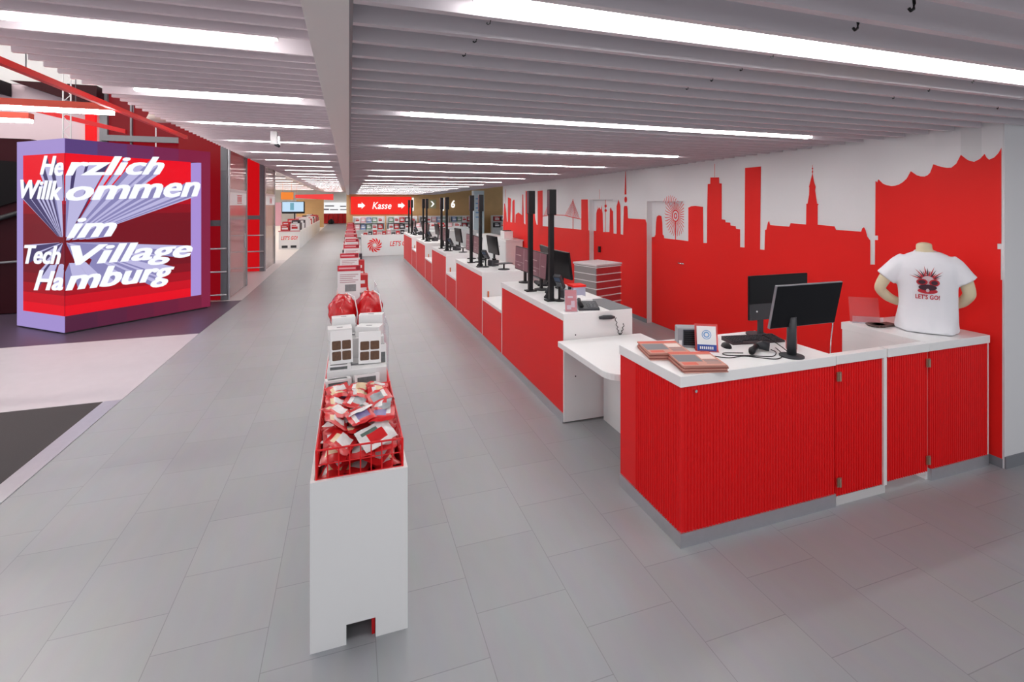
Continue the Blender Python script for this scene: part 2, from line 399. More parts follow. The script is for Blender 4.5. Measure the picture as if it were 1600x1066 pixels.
for r_ in (0.085, 0.037):
    for k in range(20): wheel_line(r_, 2 * PI * k / 20, r_, 2 * PI * (k + 1) / 20, 0.02)
pline(leafmb, (6.46, 1.74), (6.46, 1.45), 0.02, 0.095 + PO)
o = mb.build('mural', RED, wall); o['label'] = 'red city skyline mural painted on the white wall'
paint(leafmb, MD, 0.095 + PO, 0.012)

def door(name, d, off, paintmb, label):
    mb = MB(); wbox(mb, d[0] + 0.003, d[1] - 0.003, 0.01, d[2] - 0.004, off, off + 0.05)
    o = struct(name, mb, WALLW); o['label'] = label
    paintmb.build('door_paint', RED, o)
    return o
d1 = door('door_1', D1, 0.095, leafmb, 'red painted door with a wheel motif, nearer of the two doors in the mural wall')
leaf2 = MB(); paint(leaf2, MB2, 0.10 + PO, 0.012)
pline(leaf2, (8.729, 2.09), (8.729, 1.45), 0.018, 0.10 + PO)
for zc in (1.968, 1.878): leaf2.poly([wp(8.729 + 0.05 * math.cos(a * PI / 5), zc + 0.03 * math.sin(a * PI / 5), 0.10 + PO) for a in range(10)])
d2 = door('door_2', D2, 0.10, leaf2, 'red painted door farther along the mural wall, behind the drawer cabinet')
MB().tube([wp(6.2, 1.1, 0.09), wp(6.2, 1.1, 0.04), wp(6.32, 1.1, 0.04)], 0.011, 8).build('door_handle', CHROME, d1, smooth=True)
mb = MB(); wbox(mb, 6.185, 6.215, 1.03, 1.13, 0.085, 0.095); mb.build('door_plate', STEEL, d1)
mb = MB(); wbox(mb, 8.93, 8.99, 1.02, 1.14, 0.06, 0.10); mb.build('door_lock', BLACK, d2)

# ------------------------------------------------------------------ information desk (front)
def flutes(mb, p0, p1, z0, z1, out, pitch=0.0225, r=0.0075, mi=0):
    """vertical half-round ribs on the face p0-p1"""
    p0 = Vector(p0); p1 = Vector(p1); L = (p1 - p0).length; d = (p1 - p0) / L; n = Vector(out)
    k = int(L / pitch)
    for i in range(k):
        c = p0 + d * ((i + 0.5) * L / k)
        prof = [(c + d * (r * math.cos(a)) + n * (r * math.sin(a))) for a in [PI * j / 5 for j in range(6)]]
        mb.add([(q.x, q.y, z0) for q in prof] + [(q.x, q.y, z1) for q in prof], [(j, j + 1, j + 7, j + 6) for j in range(5)] + [(0, 1, 2, 3, 4, 5), (11, 10, 9, 8, 7, 6)], mi)
X0, X1, YF, YB, ZT = 1.82, 3.045, 2.383, 3.07, 1.0
t = thing('information_desk', 'big red fluted corner desk with white top in the right foreground', 'counter', (2.4, 2.7, 0))
mb = MB().box(X0 + 0.012, X1 - 0.003, YF + 0.012, YF + 0.04, 0.085, 0.935).box(X0 + 0.012, X0 + 0.04, YF + 0.04, YB, 0.085, 0.935)
flutes(mb, (X0 + 0.03, YF + 0.013, 0), (X1 - 0.004, YF + 0.013, 0), 0.085, 0.935, (0, -1, 0))
flutes(mb, (X0 + 0.013, YB - 0.19, 0), (X0 + 0.013, YF + 0.03, 0), 0.085, 0.935, (-1, 0, 0))
mb.build('fluted_panel', REDF, t)
MB().box(X0 + 0.041, X1 - 0.003, YF + 0.041, YB - 0.25, 0.085, 0.935).build('body', WHITE, t)
MB().box(X0 + 0.041, X1 - 0.003, YB - 0.03, YB - 0.01, 0.085, 0.935).build('back_panel', REDF, t)
MB().box(X0, X1, YF, YB, 0.935, ZT).build('worktop', WHITE, t, bevel=0.003)
MB().box(X0 + 0.002, X1, YF + 0.002, YF + 0.03, 0, 0.085).box(X0 + 0.002, X0 + 0.03, YF + 0.03, YB, 0, 0.085).build('plinth', ALU, t)
o = MB().tube([(1.925, YF + 0.02, 0.905), (1.925, YF - 0.006, 0.905)], 0.009, 14).build('lock', CHROME, t, smooth=False)

# swing gates between the desk and the cabinet by the wall
def gate(x0, x1, zlow, label, bars, plate_x, plinth):
    t = thing('swing_gate', label, 'gate', ((x0 + x1) / 2, YF, 0))
    mb = MB().box(x0 + 0.004, x1 - 0.004, YF + 0.014, YF + 0.035, zlow, 0.94)
    flutes(mb, (x0 + 0.006, YF + 0.014, 0), (x1 - 0.006, YF + 0.014, 0), zlow, 0.94, (0, -1, 0))
    mb.build('fluted_panel', REDF, t)
    MB().box(x0, x1, YF, YF + 0.055, 0.94, ZT).build('top_rail', WHITE, t, bevel=0.002)
    if bars: MB().box(bars[0], bars[1], YF, YF + 0.045, 0.06, 0.94).build('edge_post', WHITE, t)
    for z in (0.86, 0.16):
        h = MB().box(plate_x - 0.018, plate_x + 0.018, YF - 0.004, YF + 0.004, z - 0.03, z + 0.03).tube([(plate_x, YF - 0.008, z - 0.028), (plate_x, YF - 0.008, z + 0.028)], 0.007, 8).build('hinge', mat('hinge_steel', (176, 160, 140), 0.35, 0.8), t)
    if plinth: MB().box(x0, x1, YF + 0.012, YF + 0.03, 0.0, 0.06).build('plinth', mat('pale_plinth', (206, 204, 204), 0.5), t)
    return t
gate(3.05, 3.52, 0.065, 'wider red fluted swing gate beside the desk, closed down to a pale plinth', (3.492, 3.52), 3.07, True)
gate(3.535, 3.96, 0.075, 'narrower red fluted swing gate beside the wall cabinet, open gap below', None, 3.945, False)

t = thing('wall_cabinet', 'red fronted white cabinet against the mural wall carrying the torso', 'cabinet', (4.3, 2.7, 0))
CX0, CX1 = 3.965, 4.645
mb = MB().box(CX0 + 0.02, CX1 - 0.012, YF + 0.014, YF + 0.03, 0.085, 0.94)
flutes(mb, (CX0 + 0.025, YF + 0.014, 0), (CX1 - 0.014, YF + 0.014, 0), 0.085, 0.94, (0, -1, 0))
mb.build('fluted_door', REDF, t)
MB().box(CX0, CX0 + 0.02, YF + 0.03, YB - 0.02, 0.0, 0.94).build('side_panel', WHITE, t)
MB().box(CX0 + 0.021, CX1 - 0.012, YF + 0.031, YB - 0.021, 0.085, 0.94).build('body', WHITE, t)
MB().box(CX1 - 0.011, CX1, YF + 0.01, YB - 0.02, 0.0, 0.94).build('side_panel', WHITE, t)
MB().box(CX0, CX1, YF, YB - 0.01, 0.94, ZT).build('worktop', WHITE, t, bevel=0.003)
MB().box(CX0 + 0.02, CX1 - 0.012, YF + 0.003, YF + 0.03, 0.0, 0.085).build('plinth', ALU, t)

# low white shelf joining desk and checkout row
t = thing('side_shelf', 'low white shelf with rounded corner between desk and checkout row', 'shelf', (2.2, 3.6, 0))
SX0, SX1, SYA, SYB = 1.775, 2.635, 3.09, 4.05
ang = [i * PI / 2 / 8 for i in range(9)]
pts = [(SX0 + 0.16 - 0.16 * math.sin(a), SYA + 0.16 - 0.16 * math.cos(a)) for a in ang] + [(SX0, SYB), (SX1, SYB), (SX1, SYA)]
MB().prism([(x, y, 0.72) for x, y in pts], (0, 0, 0.05)).build('shelf_board', WHITE, t, bevel=0.004)
MB().box(2.24, 2.26, 3.08, 4.05, 0.0, 0.46).build('back_panel', WHITE, t)
MB().box(2.26, 2.5, 3.3, 4.05, 0.45, 0.47).build('stretcher', WHITE, t)

# ------------------------------------------------------------------ checkout row
KX0, KX1 = 1.85, 2.57
UNITS = [(4.09, 6.03, 6.985), (6.985, 8.87, 9.84), (9.84, 11.65, 12.72), (12.72, 14.53, 15.55), (15.55, 17.95, None)]
PLACE = ['nearest checkout', 'second checkout', 'third checkout', 'fourth checkout', 'farthest checkout']
for k, (ya, yb, yn) in enumerate(UNITS):
    t = thing('checkout_counter', 'red fronted white checkout counter, %s of the row' % ['nearest', 'second', 'third', 'fourth', 'farthest'][k], 'counter', (KX0, ya, 0), group='checkout counters')
    ye = yn if yn else yb
    mb = MB().box(KX0 + 0.008, KX0 + 0.03, ya + 0.02, yb, 0.085, 0.935)
    if yn: mb.box(KX0 + 0.008, KX0 + 0.03, yb, yn, 0.085, 0.6)
    mb.build('front_panel', REDF, t)
    MB().box(KX0, KX1, ya, yb, 0.935, 1.0).build('worktop', WHITE, t, bevel=0.003)
    MB().box(KX0 + 0.005, KX1, ya, ya + 0.02, 0.012, 0.935).build('end_panel', WHITE, t)
    MB().box(KX0 + 0.03, KX1 - 0.05, ya + 0.02, yb - 0.02, 0.085, 0.935).build('body', WHITE, t)
    MB().box(KX0 + 0.005, KX1, yb - 0.02, yb, 0.03, 0.935).build('end_panel', WHITE, t)
    MB().box(KX0, KX0 + 0.03, ya + 0.021, ye, 0.0, 0.085).build('plinth', ALU, t)
    if yn:
        MB().box(KX0, KX1, yb, yn, 0.6, 0.635).build('bag_shelf', WHITE, t)
        MB().box(KX0 + 0.03, KX1 - 0.05, yb + 0.001, yn - 0.001, 0.085, 0.599).build('shelf_body', WHITE, t)
    if k == 0:
        for z in (0.8, 0.42):
            MB().tube([(1.97, ya + 0.003, z), (1.97, ya - 0.002, z)], 0.007, 10).build('hole_cover', DARK, t)
for k in range(4):
    tag(MB().box(1.93, 1.95, UNITS[k][2] - 0.03, UNITS[k][2] - 0.008, 0.635, 0.72).build('bag_clip', mat('clip_orange', (196, 96, 50), 0.5)),
        'small orange bag clip on the low shelf beside the %s' % PLACE[k], 'clip')

def customer_pole(x, y, label):
    t = thing('display_pole', label, 'pole', (x, y, 1.0), group='black poles on the checkouts')
    MB().box(x - 0.06, x + 0.06, y - 0.05, y + 0.05, 1.0, 1.012).build('base_plate', BLACK, t)
    MB().box(x - 0.024, x + 0.024, y - 0.024, y + 0.024, 1.012, 2.15).build('post', BLACK, t)
    MB().box(x - 0.03, x + 0.045, y - 0.036, y + 0.036, 1.89, 2.155).build('display_head', BLACK, t, bevel=0.004)
    MB().box(x - 0.033, x - 0.0302, y - 0.03, y + 0.03, 1.9, 2.145).build('head_screen', mat('plum_screen', (88, 56, 70), 0.3), t)
PLUM = mat('menu_screen_plum', (128, 82, 94), 0.3)
LINE = mat('menu_line', (206, 186, 186), 0.4)
def monitor(name, c, w, h, yaw, tilt, label, group, front, foot='arm', base_z=1.0, lines=True):
    """panel centred at c; its screen looks along -X turned by yaw"""
    t = thing(name, label, 'monitor', (c[0], c[1], base_z), yaw, group)
    z0 = c[2] - base_z
    Mt = Matrix.Translation((0, 0, z0)) @ Matrix.Rotation(tilt, 4, 'Y')
    def b(x0, x1, y0, y1, za, zb, nm, m, bev=0.0, par=None):
        mb = MB().box(x0, x1, y0, y1, za, zb); mb.v = [tuple(Mt @ Vector(p)) for p in mb.v]
        return mb.build(nm, m, par or t, world=False, bevel=bev)
    b(-0.008, 0.02, -w / 2, w / 2, -h / 2, h / 2, 'case', BLACK, 0.004)
    s = b(-0.0095, -0.0081, -w / 2 + 0.008, w / 2 - 0.008, -h / 2 + 0.012, h / 2 - 0.008, 'screen', front)
    if lines:
        mb = MB().box(-0.0105, -0.0096, -w * 0.12, -w * 0.11, -h * 0.46, h * 0.46).box(-0.0105, -0.0096, -w * 0.11, w * 0.46, -h * 0.16, -h * 0.148)
        mb.box(-0.0105, -0.0096, 0.04, w * 0.42, h * 0.12, h * 0.15).box(-0.0105, -0.0096, -w * 0.4, -w * 0.2, -h * 0.02, h * 0.0).box(-0.0105, -0.0096, w * 0.1, w * 0.3, -h * 0.3, -h * 0.27)
        mb.v = [tuple(Mt @ Vector(p)) for p in mb.v]
        mb.build('menu_lines', LINE, s, world=False)
    if foot == 'arm':
        MB().box(0.02, 0.045, -0.025, 0.025, 0.02, z0).build('stand_post', BLACK, t, world=False)
        MB().lathe([(0.085, 0.0), (0.085, 0.012), (0.03, 0.02)], (0.035, 0, 0), 20).build('stand_base', BLACK, t, world=False)
    return t
def terminal(x, y, rot, label):
    t = thing('card_terminal', label, 'card terminal', (x, y, 1.0), rot, 'card terminals on the checkouts')
    MB().lathe([(0.055, 0), (0.055, 0.01), (0.02, 0.018)], n=16).build('base', BLACK, t, world=False)
    MB().tube([(0, 0, 0.018), (0, 0, 0.15)], 0.012, 10).build('stem', BLACK, t, world=False)
    M = Matrix.Translation((0, 0, 0.2)) @ Matrix.Rotation(math.radians(-35), 4, 'Y')
    MB().box(-0.02, 0.02, -0.042, 0.042, -0.085, 0.085, 0, M).build('body', DARK, t, world=False, bevel=0.006)
    MB().box(-0.0215, -0.0201, -0.032, 0.032, 0.02, 0.07, 0, M).build('display', mat('terminal_display', (70, 86, 110), 0.3), t, world=False)
    mb = MB()
    for i in range(4):
        for j in range(3): mb.box(-0.0235, -0.0201, -0.03 + j * 0.022, -0.014 + j * 0.022, -0.07 + i * 0.02, -0.056 + i * 0.02, 0, M)
    mb.build('keypad', mat('key_grey', (120, 122, 126), 0.5), t, world=False)
def scanner(x, y, rot, label, group='barcode scanners on the checkouts', z=1.0):
    t = thing('barcode_scanner', label, 'scanner', (x, y, z), rot, group)
    MB().lathe([(0.05, 0), (0.052, 0.012), (0.035, 0.035), (0.02, 0.06)], n=16).build('cradle', BLACK, t, world=False, smooth=True)
    MB().tube([(0.03, 0, 0.05), (0.0, 0, 0.1), (-0.03, 0, 0.15)], [0.017, 0.018, 0.02], 10).build('grip', DARK, t, world=False, smooth=True)
    MB().tube([(0.02, 0, 0.155), (-0.03, 0, 0.165), (-0.085, 0, 0.155)], [0.02, 0.03, 0.034], 10).build('head', BLACK, t, world=False, smooth=True)
def printer(x, y, rot, label):
    t = thing('receipt_printer', label, 'receipt printer', (x, y, 1.0), rot, 'receipt printers on the checkouts')
    MB().box(-0.07, 0.07, -0.07, 0.07, 0, 0.1).build('body', DARK, t, world=False, bevel=0.015)
    MB().box(-0.05, 0.02, -0.055, 0.055, 0.1, 0.125).build('lid', BLACK, t, world=False, bevel=0.006)
    MB().box(-0.055, -0.05, -0.035, 0.035, 0.1, 0.14).build('receipt', PAPER, t, world=False)
def mouse(x, y, z, rot, label, group=None):
    mb = MB(); n = 12
    for i in range(5):
        ph = i / 5.0 * PI / 2
        for k in range(n):
            a = 2 * PI * k / n; mb.v.append((0.055 * math.cos(a) * math.cos(ph), 0.032 * math.sin(a) * math.cos(ph), 0.032 * math.sin(ph)))
    for i in range(4):
        for k in range(n): mb.f.append([i * n + k, i * n + (k + 1) % n, (i + 1) * n + (k + 1) % n, (i + 1) * n + k]); mb.m.append(0)
    mb.f.append([4 * n + k for k in range(n)]); mb.m.append(0); mb.f.append([k for k in range(n)][::-1]); mb.m.append(0)
    o = mb.build('computer_mouse', BLACK, M=Matrix(), smooth=True); o.location = (x, y, z); o.rotation_euler = (0, 0, rot)
    tag(o, label, 'mouse', group)
def keyboard(x, y, z, rot, w, label, group=None, tone=BLACK):
    t = thing('keyboard', label, 'keyboard', (x, y, z), rot, group)
    MB().hexa([(-w / 2, -0.07, 0), (w / 2, -0.07, 0), (w / 2, 0.07, 0), (-w / 2, 0.07, 0), (-w / 2, -0.07, 0.012), (w / 2, -0.07, 0.012), (w / 2, 0.07, 0.028), (-w / 2, 0.07, 0.028)]).build('case', tone, t, world=False)
    mb = MB(); n = int(w / 0.021)
    for r_ in range(5):
        for c in range(n):
            if r_ == 0 and 4 <= c <= 9: continue
            x0 = -w / 2 + 0.008 + c * (w - 0.016) / n; y0 = -0.06 + r_ * 0.024
            zb = 0.0135 + (y0 + 0.07) / 0.14 * 0.016
            mb.box(x0, x0 + 0.016, y0, y0 + 0.019, zb - 0.002, zb + 0.006)
    mb.build('keys', DARK, t, world=False)

for k, (ya, yb, yn) in enumerate(UNITS):
    P = PLACE[k]; far = k >= 3
    customer_pole(1.985, ya + 0.61 if k < 4 else ya + 1.13, 'tall black pole with small display head at the %s, nearer of its pair' % P)
    customer_pole(1.98, ya + 1.21 if k < 4 else ya + 1.9, 'tall black pole with small display head at the %s, farther of its pair' % P)
    monitor('customer_monitor', (2.1, ya + 1.255, 1.295), 0.53, 0.30, math.radians(-1), math.radians(3), 'plum menu monitor between the poles at the %s, nearer of two' % P, 'plum monitors on the checkouts', PLUM)
    monitor('customer_monitor', (2.1, ya + 1.81 if k != 4 else ya + 2.1, 1.30), 0.53, 0.30, math.radians(1), math.radians(2), 'plum menu monitor behind the far pole at the %s, farther of two' % P, 'plum monitors on the checkouts', PLUM)
    monitor('cashier_monitor', (2.38, ya + 1.29, 1.29), 0.56, 0.32, math.radians(2), math.radians(-8), 'black monitor on the cashier side of the %s, turned away' % P, 'black monitors on the checkouts', SCREEN, lines=False)
    terminal(2.06, ya + 0.57, math.radians(35), 'black card terminal on a short stand at the %s' % P)
    scanner(2.02, ya + 0.76, math.radians(160), 'black barcode scanner in its cradle beside the pole at the %s' % P)
    printer(2.22, ya + 0.68, math.radians(20), 'black receipt printer behind the card terminal at the %s' % P)
    keyboard(2.28, ya + 1.62, 1.0, math.radians(80), 0.3, 'small dark keyboard on the cashier side of the %s' % P, 'keyboards on the checkouts')
    if k in (1, 2):
        t = thing('phone_holder', 'black flat holder on a round foot near the end of the %s' % P, 'holder', (2.25, ya + 0.2, 1.0), 0.3, 'flat holders on the checkouts')
        MB().lathe([(0.09, 0), (0.09, 0.01), (0.02, 0.016)], n=18).build('foot', DARK, t, world=False)
        MB().tube([(0, 0, 0.01), (0, 0, 0.09)], 0.014, 8).build('stem', BLACK, t, world=False)
        MB().box(-0.13, 0.13, -0.07, 0.07, 0.09, 0.1).build('tray', DARK, t, world=False)

# things only at the nearest checkout
monitor('cashier_monitor', (2.42, 5.98 - 0.09, 1.3), 0.5, 0.32, math.radians(-8), math.radians(-8), 'second black monitor at the nearest checkout, mostly hidden behind the poles', 'black monitors on the checkouts', SCREEN, lines=False)
t = thing('leaflet_stand', 'red leaflet in a leaning clear acrylic stand at the end of the nearest checkout', 'leaflet stand', (1.96, 4.16, 1.0), math.radians(-18))
M = Matrix.Rotation(math.radians(-14), 4, 'X')
MB().box(-0.055, 0.055, -0.002, 0.002, 0, 0.2, 0, M).build('leaflet', mat('leaflet_red', (222, 52, 70), 0.4), t, world=False)
mb = MB().box(-0.04, 0.0, -0.0035, -0.0021, 0.02, 0.06, 0, M).box(0.0, 0.035, -0.0035, -0.0021, 0.04, 0.1, 0, M).box(-0.03, 0.02, -0.0035, -0.0021, 0.125, 0.142, 0, M)
mb.build('leaflet_print', mat('leaflet_pink', (240, 190, 200), 0.4), t, world=False)
MB().box(-0.062, 0.062, -0.006, -0.004, -0.0, 0.205, 0, M).box(-0.062, 0.062, -0.006, 0.07, 0.0, 0.003).build('holder', ACRYL, t, world=False)
t = thing('desk_phone', 'dark desk telephone lying near the corner of the nearest checkout', 'telephone', (2.16, 4.22, 1.0), math.radians(-15))
MB().hexa([(-0.1, -0.08, 0), (0.1, -0.08, 0), (0.1, 0.09, 0), (-0.1, 0.09, 0), (-0.1, -0.08, 0.02), (0.1, -0.08, 0.02), (0.1, 0.09, 0.06), (-0.1, 0.09, 0.06)]).build('base', DARK, t, world=False, bevel=0.004)
MB().tube([(-0.07, -0.07, 0.04), (-0.075, 0.0, 0.068), (-0.07, 0.075, 0.075)], [0.02, 0.014, 0.02], 8).build('handset', BLACK, t, world=False, smooth=True)
mb = MB()
for i in range(3):
    for j in range(3): mb.box(-0.01 + i * 0.03, 0.01 + i * 0.03, -0.05 + j * 0.03, -0.035 + j * 0.03, 0.028 + j * 0.008, 0.037 + j * 0.008)
mb.build('buttons', mat('key_grey', (120, 122, 126), 0.5), t, world=False)
tag(MB().box(2.1, 2.3, 4.38, 4.62, 1.0, 1.055).build('paper_stack', PAPER, bevel=0.002), 'stack of white paper behind the telephone on the nearest checkout', 'paper')
tag(MB().box(2.22, 2.36, 4.66, 4.8, 1.001, 1.13).box(2.215, 2.365, 4.655, 4.805, 1.13, 1.15, 1).build('leaflet_box', [mat('box_greyblue', (176, 178, 200), 0.6), RED]), 'small pale box with red top under the black monitor at the nearest checkout', 'box')
tag(MB().box(2.33, 2.565, 4.1, 4.62, 1.0, 1.006).build('counter_mat', GREY), 'grey mat on the end of the nearest checkout top', 'mat')
t = thing('hand_scanner', 'dark handheld device hung on the white end panel with coiled cord', 'scanner', (2.3, 4.06, 0.93))
MB().tube([(2.2, 4.065, 0.945), (2.24, 4.055, 0.948), (2.32, 4.055, 0.945), (2.36, 4.065, 0.94)], [0.014, 0.02, 0.02, 0.012], 10).build('body', DARK, t, smooth=True)
co = []
for i in range(150):
    u = i / 149.0; a = u * 60
    cx = 2.37 + 0.09 * u; cz = 0.935 - 0.13 * math.sin(u * PI) - 0.06 * u
    co.append((cx + 0.006 * math.cos(a), 4.06 + 0.006 * math.sin(a), cz))
MB().tube(co, 0.0035, 5).build('coiled_cord', BLACK, t, smooth=True)

# ------------------------------------------------------------------ on the information desk
def newspaper_mesh(c1=(196, 140, 126), c2=(206, 92, 74)):
    key = 'a' if c1[0] > 190 else 'b'
    mb = MB().box(-0.135, 0.135, -0.135, 0.135, 0, 0.007)
    mb.box(-0.135, 0.135, 0.09, 0.135, 0.007, 0.0074, 1).box(-0.13, 0.02, -0.06, 0.07, 0.007, 0.0074, 2).box(0.03, 0.12, -0.01, 0.07, 0.007, 0.0074, 3)
    for i in range(4): mb.box(0.03, 0.12, -0.03 - i * 0.022, -0.02 - i * 0.022, 0.007, 0.0074, 2)
    mb.box(-0.12, -0.03, -0.12, -0.075, 0.007, 0.0074, 1)
    return mb.build('newspaper', [mat('newsprint_pink_' + key, c1, 0.7), mat('newsprint_red_' + key, c2, 0.6), mat('newsprint_grey', (122, 120, 124), 0.7), mat('newsprint_pale', (226, 206, 198), 0.7)], M=Matrix())
np0 = newspaper_mesh(); np1 = newspaper_mesh((150, 88, 78), (150, 60, 52)); first = {0: True, 1: True}
for s, (cx, cy, txt) in enumerate(((1.995, 2.79, 'rear'), (2.04, 2.52, 'front'))):
    for i in range(6):
        q = 1 if i in (1, 3) else 0; src = (np0, np1)[q]
        o = src if first[q] else src.copy()
        if not first[q]: COL.objects.link(o)
        first[q] = False
        o.location = (cx + random.uniform(-.006, .006), cy + random.uniform(-.004, .004), ZT + 0.0002 + i * 0.0078)
        o.rotation_euler = (0, 0, math.radians(-16 + random.uniform(-1.5, 1.5)))
        top = i == 5
        tag(o, ('folded newspaper lying on top of the %s stack on the desk' % txt) if top else ('folded newspaper inside the %s stack on the desk corner' % txt), 'newspaper', 'newspapers on the desk')
t = thing('ticket_printer', 'grey boxy device with dark grille behind the blue and white card', 'printer', (2.27, 2.9, ZT), math.radians(-25))
MB().box(-0.075, 0.075, -0.055, 0.055, 0, 0.135).build('body', mat('device_grey', (146, 148, 154), 0.45), t, world=False, bevel=0.008)
mb = MB()
for i in range(7): mb.box(-0.035, 0.07, -0.0585, -0.0555, 0.02 + i * 0.014, 0.03 + i * 0.014)
mb.box(-0.04, 0.074, -0.0566, -0.0552, 0.015, 0.125, 1)
mb.build('grille', [BLACK, mat('grille_dark', (46, 48, 60), 0.5)], t, world=False)
MB().box(-0.07, -0.05, -0.0575, -0.0552, 0.01, 0.05).build('sticker', PAPER, t, world=False)
t = thing('card_display', 'white card with blue ring emblem and blue foot band in a small stand', 'sign', (2.31, 2.745, ZT), math.radians(-30))
M = Matrix.Rotation(math.radians(-12), 4, 'X')
MB().box(-0.062, 0.062, -0.003, 0.003, 0.0, 0.165, 0, M).build('card', PAPER, t, world=False)
MB().box(-0.062, 0.062, -0.0045, -0.0031, 0.0, 0.042, 0, M).build('blue_band', BLUE, t, world=False)
mb = MB()
for rr, rr2 in ((0.031, 0.026), (0.02, 0.012)):
    n = 24; b0 = len(mb.v)
    for k in range(n):
        a = 2 * PI * k / n
        for r_ in (rr, rr2): mb.v.append(tuple(M @ Vector((r_ * math.cos(a), -0.0042, 0.108 + r_ * math.sin(a)))))
    for k in range(n): mb.f.append([b0 + 2 * k, b0 + 2 * ((k + 1) % n), b0 + 2 * ((k + 1) % n) + 1, b0 + 2 * k + 1]); mb.m.append(0)
mb.build('ring_emblem', LBLUE, t, world=False)
mb = MB()
for i in range(7): mb.box(-0.045 + i * 0.013, -0.037 + i * 0.013, -0.006, -0.0046, 0.012, 0.03, 0, M)
mb.build('lettering', PAPER, t, world=False)
MB().box(-0.075, 0.075, 0.006, 0.012, 0.0, 0.18, 0, M).box(-0.075, 0.075, -0.02, 0.06, 0.0, 0.003).build('acrylic_back', REDACR, t, world=False)
keyboard(2.80, 2.84, ZT, math.radians(-8), 0.42, 'long dark keyboard at the back of the information desk', tone=mat('keyboard_brown', (62, 46, 50), 0.5))
mouse(2.505, 2.78, ZT, math.radians(70), 'dark computer mouse left of the keyboard on the desk')
t = thing('handheld_scanner', 'black handheld scanner lying with its cable on the front desk', 'scanner', (2.6, 2.62, ZT), math.radians(20))
MB().tube([(-0.09, -0.02, 0.02), (-0.06, -0.01, 0.026), (0.0, 0.0, 0.028), (0.05, 0.01, 0.03)], [0.018, 0.024, 0.018, 0.02], 10).build('grip', BLACK, t, world=False, smooth=True)
MB().tube([(0.05, 0.01, 0.03), (0.08, -0.01, 0.036), (0.1, -0.05, 0.03)], [0.02, 0.03, 0.03], 10).build('head', DARK, t, world=False, smooth=True)
def cable(pts, r, label):
    q = []
    n = len(pts)
    for i in range(n - 1):
        p0 = Vector(pts[max(i - 1, 0)]); p1 = Vector(pts[i]); p2 = Vector(pts[i + 1]); p3 = Vector(pts[min(i + 2, n - 1)])
        for k in range(8):
            u = k / 8.0
            q.append(0.5 * ((2 * p1) + (p2 - p0) * u + (2 * p0 - 5 * p1 + 4 * p2 - p3) * u * u + (3 * p1 - p0 - 3 * p2 + p3) * u ** 3))
    q.append(Vector(pts[-1]))
    return tag(MB().tube(q, r, 6).build('cable', BLACK, smooth=True), label, 'cable')
cable([(2.50, 2.62, 1.004), (2.38, 2.66, 1.004), (2.36, 2.62, 1.004), (2.5, 2.56, 1.004), (2.62, 2.5, 1.004), (2.72, 2.56, 1.004), (2.74, 2.62, 1.004)], 0.003, 'thin black cable looping left of the handheld scanner')
cable([(2.24, 2.66, 1.004), (2.33, 2.57, 1.004), (2.46, 2.56, 1.004), (2.6, 2.45, 1.004), (2.72, 2.51, 1.004), (2.76, 2.6, 1.02)], 0.003, 'thin black cable running from the card stand to the monitor post')
cable([(2.7, 2.6, 1.004), (2.74, 2.7, 1.05), (2.78, 2.72, 1.07), (2.8, 2.6, 1.03), (2.79, 2.52, 1.004)], 0.003, 'thin black cable arching behind the handheld scanner')

# the two desk monitors
t = thing('desk_monitor', 'black monitor on the round-footed post in front, tilted towards the aisle', 'monitor', (2.757, 2.47, ZT))
MB().lathe([(0.075, 0), (0.075, 0.008), (0.032, 0.014)], (2.757, 2.47, ZT), 28).build('stand_base', DARK, t, smooth=False)
MB().tube([(2.757, 2.47, ZT + 0.012), (2.757, 2.47, ZT + 0.26)], 0.029, 20).build('stand_post', DARK, t, smooth=True)
Mm = Matrix.Translation((2.855, 2.44, 1.337)) @ Matrix.Rotation(math.radians(12), 4, 'X')
mb = MB().box(-0.285, 0.285, 0.0, 0.018, -0.147, 0.147, 0, Mm); mb.build('case', mat('bezel_silver', (150, 150, 156), 0.3, 0.6), t, bevel=0.002)
MB().box(-0.281, 0.281, -0.002, 0.0, -0.143, 0.143, 0, Mm).build('screen', SCREEN, t)
MB().box(-0.1, 0.05, 0.018, 0.05, -0.06, 0.06, 0, Mm).build('mount', DARK, t)
t = thing('desk_monitor', 'black monitor seen from behind, standing at the rear of the desk', 'monitor', (2.99, 2.96, ZT))
MB().box(2.875, 3.46, 2.95, 2.97, 1.115, 1.455).build('case', SCREEN, t, bevel=0.006)
MB().hexa([(2.875, 2.935, 1.12), (3.46, 2.935, 1.12), (3.46, 2.95, 1.12), (2.875, 2.95, 1.12), (2.875, 2.946, 1.235), (3.46, 2.946, 1.235), (3.46, 2.95, 1.24), (2.875, 2.95, 1.24)]).build('rear_housing', DARK, t)
MB().tube([(2.935, 2.94, 1.185), (2.935, 2.936, 1.185)], 0.007, 12).build('emblem', PAPER, t)
MB().box(2.96, 3.0, 2.94, 2.96, ZT + 0.01, 1.13).build('stand_post', DARK, t)
MB().lathe([(0.075, 0), (0.075, 0.01)], (2.96, 2.97, ZT), 20).build('stand_base', DARK, t)
cable([(3.12, 2.47, 1.19), (3.135, 2.48, 1.17), (3.14, 2.5, 1.0), (3.14, 2.5, 0.6)], 0.004, 'chrome coloured cable hanging from the right edge of the front monitor').data.materials[0] = CHROME
t = thing('bottle', 'small clear bottle with pinkish label behind the monitor post on the desk', 'bottle', (2.9, 2.6, ZT))
MB().lathe([(0.035, 0), (0.036, 0.06), (0.03, 0.085), (0.012, 0.1), (0.012, 0.12)], (2.9, 2.6, ZT), 18).build('body', REDACR, t, smooth=True)
MB().lathe([(0.014, 0.12), (0.014, 0.135)], (2.9, 2.6, ZT), 14).build('cap', PAPER, t)


